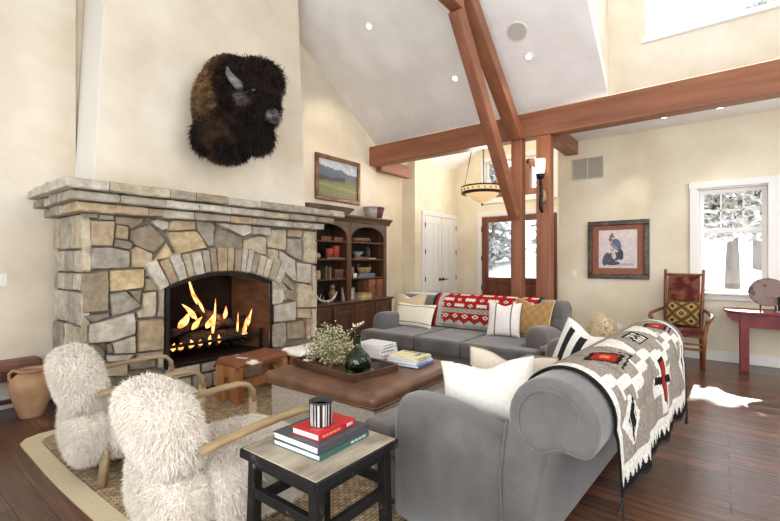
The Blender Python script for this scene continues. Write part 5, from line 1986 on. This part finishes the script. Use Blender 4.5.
SHG = 'objects on the bookcase shelves'
def goods(name, label, cat, loc, parts, rz=0, group=SHG):
    t = thing(name, label, cat, loc, rz, group)
    for nm, mb, m in parts:
        mb.build(nm, m, t, smooth=(nm in ('body', 'rim', 'neck', 'figure', 'lid', 'stopper')), col=(m == 'item'))
    return t
c_ = lambda r, g, b_: lin((r, g, b_))
def box_on(label, x, y, z, w, d, h, c, lid=None, name='box', cat='box', rz=0):
    p = [('body_panel', MB().box((-w / 2, -d / 2, 0), (w / 2, d / 2, h * (.78 if lid else 1)), c_(*c)), 'item')]
    if lid:
        p.append(('lid_panel', MB().box((-w / 2 - .004, -d / 2 - .004, h * .78), (w / 2 + .004, d / 2 + .004, h), c_(*lid)), 'item'))
    return goods(name, label, cat, (x, y, z), p, rz)
def jar_on(label, x, y, z, r, h, c, name='jar', cat='jar', prof=None):
    pr = prof or [(.0, 0), (.8, 0), (1, .1), (1, .85), (.9, .9), (.95, 1), (.8, 1), (.8, .9), (0, .15)]
    return goods(name, label, cat, (x, y, z), [('body', MB().lathe([(q * r, w * h) for q, w in pr], seg=24, col=c_(*c)), 'item')])
yS = 5.17
# left bay
box_on('flat rust coloured box on the top shelf, left bay, nearer the fireplace', 4.86, yS, 1.7255, .22, .16, .07, (126, 76, 52), (150, 92, 62))
box_on('wide rust coloured box on the top shelf, left bay, nearer the middle', 5.14, yS, 1.7255, .20, .16, .065, (130, 80, 54), (156, 98, 66))
jar_on('shorter orange-red candle on the second shelf of the left bay', 4.99, yS, 1.452, .062, .15, (188, 84, 56), 'pillar_candle', 'candle', [(0, 0), (1, 0), (1, .97), (.9, 1), (0, .97)])
jar_on('taller orange-red candle on the second shelf of the left bay', 5.14, yS, 1.452, .072, .20, (184, 80, 52), 'pillar_candle', 'candle', [(0, 0), (1, 0), (1, .97), (.9, 1), (0, .97)])
box_on('thin grey-brown book under the two orange-red candles', 5.06, yS, 1.4255, .42, .22, .026, (116, 104, 90), None, 'book', 'book')
goods('orb', 'small pale round ornament at the fireplace end of the second shelf', 'ornament', (4.74, yS, 1.4255), [('body', MB().ball((0, 0, .05), .05, 14, 10, c_(196, 170, 134)), 'item')])
for i, (x, hh, cc) in enumerate(((4.86, .21, (116, 92, 70)), (4.905, .19, (64, 52, 44)), (4.95, .20, (142, 118, 90)))):
    box_on(('tan upright book at the left of the third shelf, left bay', 'dark upright book between two lighter ones on the third shelf', 'light brown upright book on the third shelf, left bay')[i], x, yS, 1.0955, .035, .16, hh, cc, None, 'book', 'book')
jar_on('pale small carving at the fireplace end of the third shelf', 4.74, yS, 1.0955, .045, .14, (206, 178, 140), 'carving', 'carving')
box_on('brown lidded wooden box on the third shelf of the left bay', 5.15, yS, 1.0955, .20, .16, .15, (98, 66, 48), (120, 82, 60))
goods('stone_figure', 'tan carved bird figure on the counter behind the antlers', 'figurine', (5.10, 5.20, .7125),
      [('figure', MB().ball((0, 0, .11), (.07, .06, .115), 16, 10, c_(150, 120, 88)).ball((-.02, -.02, .24), (.045, .045, .05), 14, 10, c_(160, 130, 96)), 'item')])
an = goods('antlers', 'pair of pale shed antlers lying on the bookcase counter', 'antlers', (4.86, 5.06, .7125), [])
for s_ in (-1, 1):
    am = MB().tube([(0, .0, .02), (s_ * .10, .02, .03), (s_ * .19, .03, .08), (s_ * .24, .02, .17)], [.02, .018, .015, .004], 8)
    am.tube([(s_ * .09, .02, .03), (s_ * .12, -.03, .10)], [.014, .003], 8).tube([(s_ * .16, .03, .06), (s_ * .14, .0, .15)], [.013, .003], 8).tube([(s_ * .04, 0, .025), (s_ * .05, -.07, .05)], [.014, .003], 8)
    am.build('antler', mat('pale antler', (206, 192, 170), (236, 228, 212), .6, (10, 10, 10), 4, .1), an, smooth=True)
pf = goods('photo_frame', 'small grey photo frame standing on the bookcase counter', 'photo frame', (5.33, 5.04, .7135), [], math.radians(-32))
m_ = Matrix.Rotation(math.radians(-12), 4, 'X')
MB().box((-.12, -.008, 0), (.12, .008, .03)).box((-.12, -.008, .19), (.12, .008, .22)).box((-.12, -.008, .03), (-.09, .008, .19)).box((.09, -.008, .03), (.12, .008, .19)).xf(m_).build('frame', mat('grey frame', (96, 88, 82), (130, 120, 112), .5, (10, 10, 10), 3, .05), pf)
MB().panel((-.09, -.002, .03), (.18, 0, 0), (0, 0, .16), 12, 10, lambda u, v: (170, 168, 166) if ((u - .5) ** 2 + (v - .4) ** 2) > .06 else (104, 100, 100)).xf(m_).build('photograph', 'paint', pf, col=True)
MB().bar((0, .012, .15), (0, .09, .003), .03, .004).build('stand_leg', 'black', pf)
# right bay
goods('basket', 'shallow woven tray on the top shelf of the right bay', 'basket', (5.74, yS, 1.7255), [('body', MB().lathe([(.0, .008), (.12, 0), (.19, .07), (.185, .075), (.11, .02), (0, .02)], seg=28, col=c_(150, 108, 72)), 'item')])
goods('mask', 'small brown wood carving propped beside the shallow woven tray', 'carving', (5.97, yS - .02, 1.7255), [('figure', MB().ball((0, 0, .045), (.05, .05, .045), 12, 8, c_(116, 80, 54)), 'item')])
goods('bowl', 'pale green footed bowl on the second shelf of the right bay', 'bowl', (5.70, yS, 1.4665), [('body', MB().lathe([(.0, 0), (.06, 0), (.05, .02), (.12, .09), (.115, .09), (.04, .03), (0, .03)], seg=28, col=c_(126, 142, 112)), 'item')])
box_on('brown book under the pale green bowl', 5.70, yS, 1.4255, .34, .22, .04, (124, 88, 64), None, 'book', 'book')
jar_on('dark glass bottle on the second shelf of the right bay', 5.98, yS, 1.4515, .05, .24, (52, 56, 60), 'bottle', 'bottle', [(0, 0), (1, 0), (1, .6), (.4, .72), (.4, .92), (.55, .93), (.55, 1), (0, 1)])
box_on('thin cream book under the dark glass bottle', 6.0, yS, 1.4255, .20, .20, .025, (176, 158, 130), None, 'book', 'book')
jar_on('brown pot with white band on the third shelf, right bay', 5.52, yS, 1.0955, .065, .19, (140, 104, 74), 'pot', 'pot')
jar_on('small white cup at the front of the third shelf, right bay', 5.52, yS - .105, 1.0955, .035, .08, (228, 222, 210), 'cup', 'cup')
goods('basket', 'oval straw basket with raised ends standing on two blue books', 'basket', (5.88, yS, 1.1655),
      [('body', MB().lathe([(.0, .004), (.13, 0), (.165, .11), (.158, .11), (.12, .015), (0, .015)], seg=28, col=c_(164, 128, 82), sy=.7), 'item'),
       ('handle', MB().tube([(-.16, 0, .10), (-.17, 0, .16), (-.12, 0, .165)], .008, 6, c_(150, 112, 70)).tube([(.16, 0, .10), (.17, 0, .16), (.12, 0, .165)], .008, 6, c_(150, 112, 70)), 'item')])
box_on('lower slate blue book under the straw basket', 5.83, yS, 1.0955, .46, .22, .036, (96, 112, 134), None, 'book', 'book')
box_on('upper slate blue book directly under the straw basket', 5.86, yS, 1.132, .42, .21, .033, (116, 130, 148), None, 'book', 'book')
bx = goods('leather_case', 'orange-brown leather trunk with a strap on the bookcase counter', 'case', (6.08, 5.19, .7125), [('body_panel', MB().box((-.20, -.14, 0), (.20, .14, .33), c_(136, 84, 50)), 'item'), ('lid_panel', MB().box((-.206, -.146, .24), (.206, .146, .34), c_(150, 94, 56)), 'item')])
MB().box((-.02, -.152, .02), (.02, -.14, .34), c_(90, 54, 34)).build('strap', 'item', bx, col=True)
box_on('dark brown box behind the leather trunk on the counter', 5.80, 5.26, .7125, .16, .16, .30, (74, 46, 32))
for i, (hh, cc) in enumerate(((.04, (186, 156, 112)), (.036, (206, 180, 138)), (.036, (178, 142, 98)))):
    box_on(('bottom tan book of the stack beside the leather trunk', 'middle cream book of the stack beside the leather trunk', 'top tan book of the stack beside the leather trunk')[i], 5.68, 5.05, .7125 + (0, .0405, .077)[i], .30 - .01 * i, .22, hh, cc, None, 'book', 'book')

# on top of the bookcase
t = thing('dough_bowl', 'long carved wooden dough bowl on top of the bookcase', 'bowl', (4.96, 5.16, 2.1755))
b = MB()
n = 14
def ring_(L_, W_, z, k=n):
    return [(math.copysign(abs(math.cos(2 * PI * i / 32)) ** .5, math.cos(2 * PI * i / 32)) * L_, math.copysign(abs(math.sin(2 * PI * i / 32)) ** .7, math.sin(2 * PI * i / 32)) * W_, z) for i in range(32)]
rs = [ring_(.40, .10, 0), ring_(.50, .135, .05), ring_(.59, .165, .125), ring_(.56, .15, .125), ring_(.46, .11, .06), ring_(.38, .08, .03)]
vs = [p for r in rs for p in r]
fs = []
for r in range(5):
    for i in range(32):
        j = (i + 1) % 32
        fs.append((r * 32 + i, r * 32 + j, (r + 1) * 32 + j, (r + 1) * 32 + i))
fs.append(tuple(range(32))[::-1])
fs.append(tuple(160 + i for i in range(32)))
b.add(vs, fs).build('carved_body', mat('weathered wood bowl', (84, 66, 50), (124, 102, 80), .7, (3, 12, 10), 6, .2), t, smooth=False)
t = thing('metal_pail', 'flared pale metal pail with a dark red patch at the end of the bookcase top', 'pail', (6.12, 5.14, 2.1755))
pb = MB()
pr = [(.13, 0), (.15, .01), (.205, .21), (.198, .21), (.14, .02)]
pb.lathe(pr, seg=36)
pb.c = []
for i in range(4):
    for k in range(36):
        a = 2 * PI * (k + .5) / 36
        pb.c.append(lin(98, 44, 44) if i == 1 and -2.1 < math.atan2(math.sin(a), math.cos(a)) < -.9 else lin(176, 172, 164))
pb.c += [lin(150, 146, 140)] * (len(pb.f) - len(pb.c))
pb.build('pail_body', 'item', t, smooth=True, col=True)
MB().lathe([(.2, .205), (.212, .206), (.212, .216), (.2, .216)], seg=32).build('rim', 'steel', t, smooth=True)

# =================================================================== RUSTIC CHAIR
rc = thing('rustic_armchair', 'high-backed hickory pole armchair with rust patterned seat beneath the window', 'chair', (7.05, .42, 0), math.radians(-4))
def lp(pts, r, name, m='hickory', seg=10):
    return MB().tube(pts, r, seg).build(name, m, rc, smooth=True)
for s_ in (-1, 1):
    y = .205 * s_
    lp([(.16, y * 1.05, 0), (.14, y, .45), (.20, y * 1.05, .85), (.27, y * 1.1, 1.27)], [.024, .025, .023, .019], 'back_post')
    yf = .30 * s_
    lp([(-.22, yf * .88, 0), (-.20, yf * .92, .42), (-.185, yf, .56), (-.16, yf * 1.1, .63)], [.025, .026, .024, .02], 'front_leg')
    lp([(.20, y * 1.1, .72), (.10, yf * .95, .70), (-.08, yf * 1.16, .665), (-.22, yf * 1.12, .63), (-.25, yf * .98, .60)], [.018, .022, .022, .022, .02], 'armrest')
    lp([(-.21, yf * .88, .20), (.15, y * 1.02, .20)], .015, 'stretcher')
lp([(-.21, -.265, .235), (-.21, .265, .235)], .016, 'stretcher')
lp([(-.20, -.27, .405), (-.20, .27, .405)], .02, 'seat_rail')
lp([(-.20, -.27, .30), (-.20, .27, .30)], .014, 'stretcher')
lp([(.255, -.22, 1.20), (.255, .22, 1.20)], .017, 'back_rail')
lp([(.15, -.205, .47), (.15, .205, .47)], .017, 'back_rail')
MB().prism([(-.235, -.28), (-.235, .28), (.14, .20), (.14, -.20)], 2, .41, .485).build('seat', 'chair_red', rc, bevel=.025, seg=3)
MB().box((-.018, -.185, 0), (.018, .185, .70)).xf(Matrix.Translation((.150, 0, .505)) @ Matrix.Rotation(math.radians(8.5), 4, 'Y')).build('back_panel', 'chair_red', rc, bevel=.012, seg=3)
def kilim(u, v):
    du, dv = abs(((u * 2.0 + .5) % 1) - .5) * 2, abs(((v * 2 + .5) % 1) - .5) * 2
    d = du + dv
    if v < .07 or v > .93: return (92, 80, 44)
    if d > 1:
        d = 2 - d
        cols = ((44, 36, 30), (150, 66, 44), (196, 178, 112), (120, 100, 52), (70, 56, 36))
    else:
        cols = ((150, 66, 44), (60, 44, 34), (198, 180, 118), (132, 110, 58), (80, 62, 38))
    return cols[min(4, int(d * 5))]
mk = Matrix.Translation((7.05, .42, 0)) @ Matrix.Rotation(math.radians(-4), 4, 'Z') @ frame_rot((.055, 0, .487), math.radians(-90), math.radians(-9))
pillow(mk, .40, .36, .13, 'olive and rust diamond patterned cushion on the hickory chair', kilim, 0)

# =================================================================== RED TABLE
rt = thing('console_table', 'worn red painted table with rounded end under the window', 'table', (7.05, -.95, 0))
poly = []
for i in range(17):
    a = PI / 2 * i / 16
    poly.append((6.86 + .20 - .20 * math.cos(a) * 1.0, -.06 - .22 + .22 * math.sin(a) + .02))
poly = [(6.85, -1.9), (6.85, -.24)] + [(6.85 + .28 * (1 - math.cos(a)), -.24 + .20 * math.sin(a)) for a in [PI / 2 * i / 12 for i in range(1, 13)]] + [(7.40, -.04), (7.40, -1.9)]
MB().prism(poly[::-1], 2, .735, .765).build('table_top', 'red_paint', rt, world=True, bevel=.008)
MB().box((6.955, -1.80, .56), (6.98, -.24, .735)).build('apron', 'red_paint', rt, world=True, bevel=.004)
MB().box((7.30, -1.80, .56), (7.325, -.24, .735)).build('apron', 'red_paint', rt, world=True, bevel=.004)
MB().prism([(-.20, .735), (-.06, .735), (-.075, .69), (-.13, .63), (-.20, .60)], 0, 6.965, 6.99).build('end_bracket', 'red_paint', rt, world=True)
MB().prism([(-.20, .735), (-.06, .735), (-.075, .69), (-.13, .63), (-.20, .60)], 0, 7.30, 7.325).build('end_bracket', 'red_paint', rt, world=True)
for x in (6.98, 7.31):
    for y in (-.245, -1.75):
        MB().box((x - .04, y - .045, 0), (x + .04, y + .045, .735)).build('leg', 'red_paint', rt, world=True, bevel=.005)
t = thing('oval_platter', 'mottled mauve brown oval platter on a small stand on the red table', 'platter', (7.02, -.47, .7655))
pl = MB().lathe([(.0, .0), (.15, .004), (.19, .02), (.185, .026), (.14, .012), (0, .01)], seg=44, sy=.92).xf(Matrix.Translation((0, 0, .24)) @ Matrix.Rotation(math.radians(-80), 4, 'Y') @ Matrix.Rotation(PI / 2, 4, 'Z'))
pl.build('platter_disc', mat('mottled platter glaze', (74, 50, 47), (130, 106, 99), .45, (16, 16, 16), 4, .1, lo=.36, hi=.46), t, smooth=True)
for y in (-.07, .07):
    MB().tube([(-.045, y, .0), (-.035, y, .035), (-.03, y, .06), (-.055, y, .075)], .007, 8).tube([(-.035, y, .02), (.09, y, .0)], .006, 8).tube([(.09, y, 0.004), (.055, y, .20)], .006, 8).build('stand_foot', 'oak_dark', t)
MB().tube([(-.035, -.07, .03), (-.035, .07, .03)], .006, 8).build('stand_bar', 'oak_dark', t)
t = thing('candlestick', 'dark candlestick with silver base at the right end of the red table', 'candlestick', (6.95, -.58, .7655))
MB().lathe([(.0, 0), (.05, 0), (.05, .01), (.02, .022), (.02, .03)], seg=24).build('base', 'steel', t, smooth=True)
MB().lathe([(.0, .03), (.026, .03), (.026, .19), (.0, .19)], seg=20).build('holder', 'black', t)

# =================================================================== OUTSIDE
g = MB()
n = 24
vs, fs = [], []
for i in range(n + 1):
    for j in range(n + 1):
        x, y = 7.7 + i * 1.1, -16 + j * 1.5
        z = -.15 + max(0, (x - 9.8)) * .24 + .15 * math.sin(x * 1.3 + y) + .1 * math.sin(y * 1.7)
        if x < 10.2 and y > 1.6: z = -.12
        if x < 10.2 and y <= 1.6: z = min(z, .1)
        vs.append((x, y, z))
for i in range(n):
    for j in range(n):
        k = i * (n + 1) + j
        fs.append((k, k + n + 1, k + n + 2, k + 1))
o = MB().add(vs, fs).build('snow_ground', 'snow', smooth=True)
struct(o)

def conifer(x, y, z, h, r, label, rt_=.12, skirt=1.2, nb=220, ex=1.25, tp=.8, gap=None, drp=.35, green=(206, 210, 203)):
    t = thing('conifer', label, 'tree', (x, y, z), 0, 'snowy trees outside the windows')
    MB().tube([(0, 0, -.3), (0, 0, h * .3), (.03, 0, h * .95)], [rt_ * 1.25, rt_, .02], 12).build('trunk', 'tree_bark', t, smooth=True)
    f = MB()
    P_, N_, C_ = [], [], []
    k = 0
    while k < nb:
        a = rng.uniform(0, 2 * PI)
        zz = skirt + (h - skirt) * rng.random() ** ex
        L_ = r * (1 - (zz - skirt) / (h - skirt)) ** tp * rng.uniform(.7, 1.1) + .1
        k += 1
        m_ = 16
        kc = rng.uniform(.6, 1.2)
        dr = drp * L_
        if gap and not (zz < gap[0] or zz - dr > gap[1]):
            k -= 1
            continue
        for q in range(m_):
            s_ = (q + 1) / m_
            p = Vector((math.cos(a) * L_ * s_, math.sin(a) * L_ * s_, zz - dr * s_ * s_))
            for w in range(3):
                P_.append((p.x + rng.normal() * .05, p.y + rng.normal() * .05, p.z + rng.normal() * .02))
                N_.append((math.cos(a + rng.normal() * .8), math.sin(a + rng.normal() * .8), .1))
                C_.append(lin(238, 242, 248) if rng.random() < .72 else tuple(c * kc for c in lin(green)))
    strands(f, np.array(P_), np.array(N_), np.array(C_), .26, .055, (0, 0, -.35), .35, .8, .5)
    f.build('foliage', 'needles', t, col=True)
    return t
conifer(12.2, -.22, .55, 2.8, 1.5, 'snowy conifer with a thick grey trunk in the middle of the side window', .125, 1.85, tp=.35, nb=260)
conifer(15.5, -.85, 1.25, 7.0, 1.15, 'tall pine added up the bank to cut the sun, only its bare trunk showing in the side window', 0.12, 5.98, tp=.3, nb=420, drp=.1)  # added tree, unseen crown placed to block sun through the upper sash
conifer(14.6, 2.6, 1.0, 4.2, 1.5, 'snowy conifer behind, at the left edge of the side window', .11, .4)
conifer(16.2, -3.6, 1.4, 4.6, 1.8, 'snowy conifer up the bank at the right of the side window', .12, .4)
conifer(16.0, 7.6, 1.2, 9, 1.6, 'snowy conifer seen through the left light of the entry door', .12, .4)
conifer(17.5, 4.6, 1.6, 9, 1.3, 'snowy conifer seen through the right light of the entry door', .12, .5)
for x, y, lab in ((13.4, 6.35, 'bare pale aspen trunk outside the entry door, nearest the door edge'), (15.4, 6.9, 'bare pale aspen trunk outside the entry door, farther back'), (13.5, 4.25, 'bare aspen behind the narrow right door light')):
    t = thing('bare_tree', lab, 'tree', (x, y, .5), 0, 'bare aspens outside the entry')
    MB().tube([(0, 0, -.4), (.03, .02, 2), (0, .05, 5)], [.07, .06, .02], 10).build('trunk', 'tree_bark', t, smooth=True)
    br = MB()
    for k in range(26):
        a, zz = rng.uniform(0, 2 * PI), rng.uniform(.8, 4.6)
        br.tube([(.02, .02, zz), (math.cos(a) * .4, math.sin(a) * .4, zz + .35), (math.cos(a) * .7, math.sin(a) * .7, zz + .75)], [.014, .009, .003], 5)
    br.build('branches', 'tree_bark', t)
# timber truss of the porch, seen through the transom
b = MB()
b.bar((10.05, 2.4, 3.02), (10.05, 4.9, 3.02), .2, .18).bar((10.05, 3.65, 3.1), (10.05, 3.65, 4.4), .18, .18, (1, 0, 0)).bar((10.05, 2.6, 3.1), (10.05, 3.6, 3.8), .18, .18).bar((10.05, 4.7, 3.1), (10.05, 3.7, 3.8), .18, .18)
struct(b.build('porch_truss', 'beam_y'))

# =================================================================== LIGHT
W = bpy.data.worlds.new('World')
SC.world = W
W.use_nodes = True
bg = W.node_tree.nodes['Background']
bg.inputs['Color'].default_value = (.93, .96, 1, 1)
bg.inputs['Strength'].default_value = 2.3

def area(name, loc, rot, sx, sy, power, col=(1, 1, 1)):
    d = bpy.data.lights.new(name, 'AREA')
    d.shape = 'RECTANGLE'
    d.size, d.size_y = sx, sy
    d.energy = power * .33
    d.color = col
    o = bpy.data.objects.new(name, d)
    o.location = loc
    o.rotation_euler = rot
    COL.objects.link(o)
    return o
day = (.90, .95, 1)
# added fill lamps at unseen rear (+x) and right (+y) openings, then window daylight
area('fill_rear', (-1.15, .2, 1.7), (0, -PI / 2 - .65, 0), 2.4, 4.0, 560, day)
area('fill_rear_small', (-1.15, 3.75, 1.7), (0, -PI / 2 - .3, 0), 2.4, 2.3, 10, day)
area('fill_right', (.8, -3.95, 1.7), (PI / 2, 0, 0), 2.8, 2.6, 55, day)
area('fill_right_far', (4.6, -3.95, 1.7), (PI / 2 + .35, 0, 0), 2.8, 2.6, 170, day)
area('fill_gable', (2.9, -3.95, 4.2), (PI / 2 + .3, 0, 0), 3.4, 1.4, 260, day)
area('daylight_side_window', (7.45, -.55, 1.7), (0, PI / 2, 0), 1.45, 1.6, 40, day)
area('daylight_clerestory', (6.45, .13, 4.85), (0, PI / 2, 0), 1.05, 1.25, 40, day)
area('daylight_transom', (9.42, 3.66, 3.3), (0, PI / 2, 0), .9, 1.6, 80, day)

def spot(name, loc, tgt, power, ang, col=(1, .86, .66), blend=.8, r=.05):
    d = bpy.data.lights.new(name, 'SPOT')
    d.energy, d.spot_size, d.spot_blend, d.color, d.shadow_soft_size = power, math.radians(ang), blend, col, r
    o = bpy.data.objects.new(name, d)
    o.location = loc
    o.rotation_euler = (Vector(tgt) - Vector(loc)).to_track_quat('-Z', 'Y').to_euler()
    COL.objects.link(o)
spot('downlight_print', (6.95, .61, 3.36), (7.5, 1.25, 2.15), 40, 34, (1, .9, .75))
spot('downlight_hall', (6.95, .0, 3.36), (6.95, .0, 0), 30, 90, (1, .92, .8))
spot('ceiling_lamp_painting', (4.72, 4.05, ceil_z(4.74) - .05), (5.4, 5.4, 2.8), 90, 70)
spot('ceiling_lamp_centre', (5.72, 3.2, ceil_z(5.74) - .05), (5.0, 2.9, 0), 60, 100)
spot('ceiling_lamp_speaker', (5.72, 2.06, ceil_z(5.74) - .05), (5.2, 2.0, 0), 60, 100)

def point(name, loc, power, r, col):
    d = bpy.data.lights.new(name, 'POINT')
    d.energy, d.shadow_soft_size, d.color = power, r, col
    o = bpy.data.objects.new(name, d)
    o.location = loc
    COL.objects.link(o)
point('pendant_bulb', (7.6, 3.64, 2.95), 85, .2, (1, .9, .76))
point('fire_glow', (2.75, 4.75, .72), 5, .08, (1, .5, .18))
sd = bpy.data.lights.new('sun', 'SUN')
sd.energy, sd.angle, sd.color = 12, math.radians(.6), (1, .96, .88)
so = bpy.data.objects.new('sun', sd)
so.location = (12, 1, 8)
d_ = Vector((-1.0, .045, -.63))
so.rotation_euler = d_.to_track_quat('-Z', 'Y').to_euler()
COL.objects.link(so)

# =================================================================== CAMERA
cd = bpy.data.cameras.new('camera')
cd.sensor_width = 36
cd.lens = 36 * 425 / 780
cd.clip_end = 200
co = bpy.data.objects.new('camera', cd)
th_c = math.radians(37.83)
co.location = (0, 0, 1.4)
co.rotation_euler = Vector((math.cos(th_c), math.sin(th_c), 0)).to_track_quat('-Z', 'Y').to_euler()
COL.objects.link(co)
SC.camera = co
SC.view_settings.view_transform = 'Standard'
SC.view_settings.look = 'None'
SC.view_settings.gamma = 1
SC.view_settings.use_curve_mapping = False
SC.view_settings.exposure = -.07
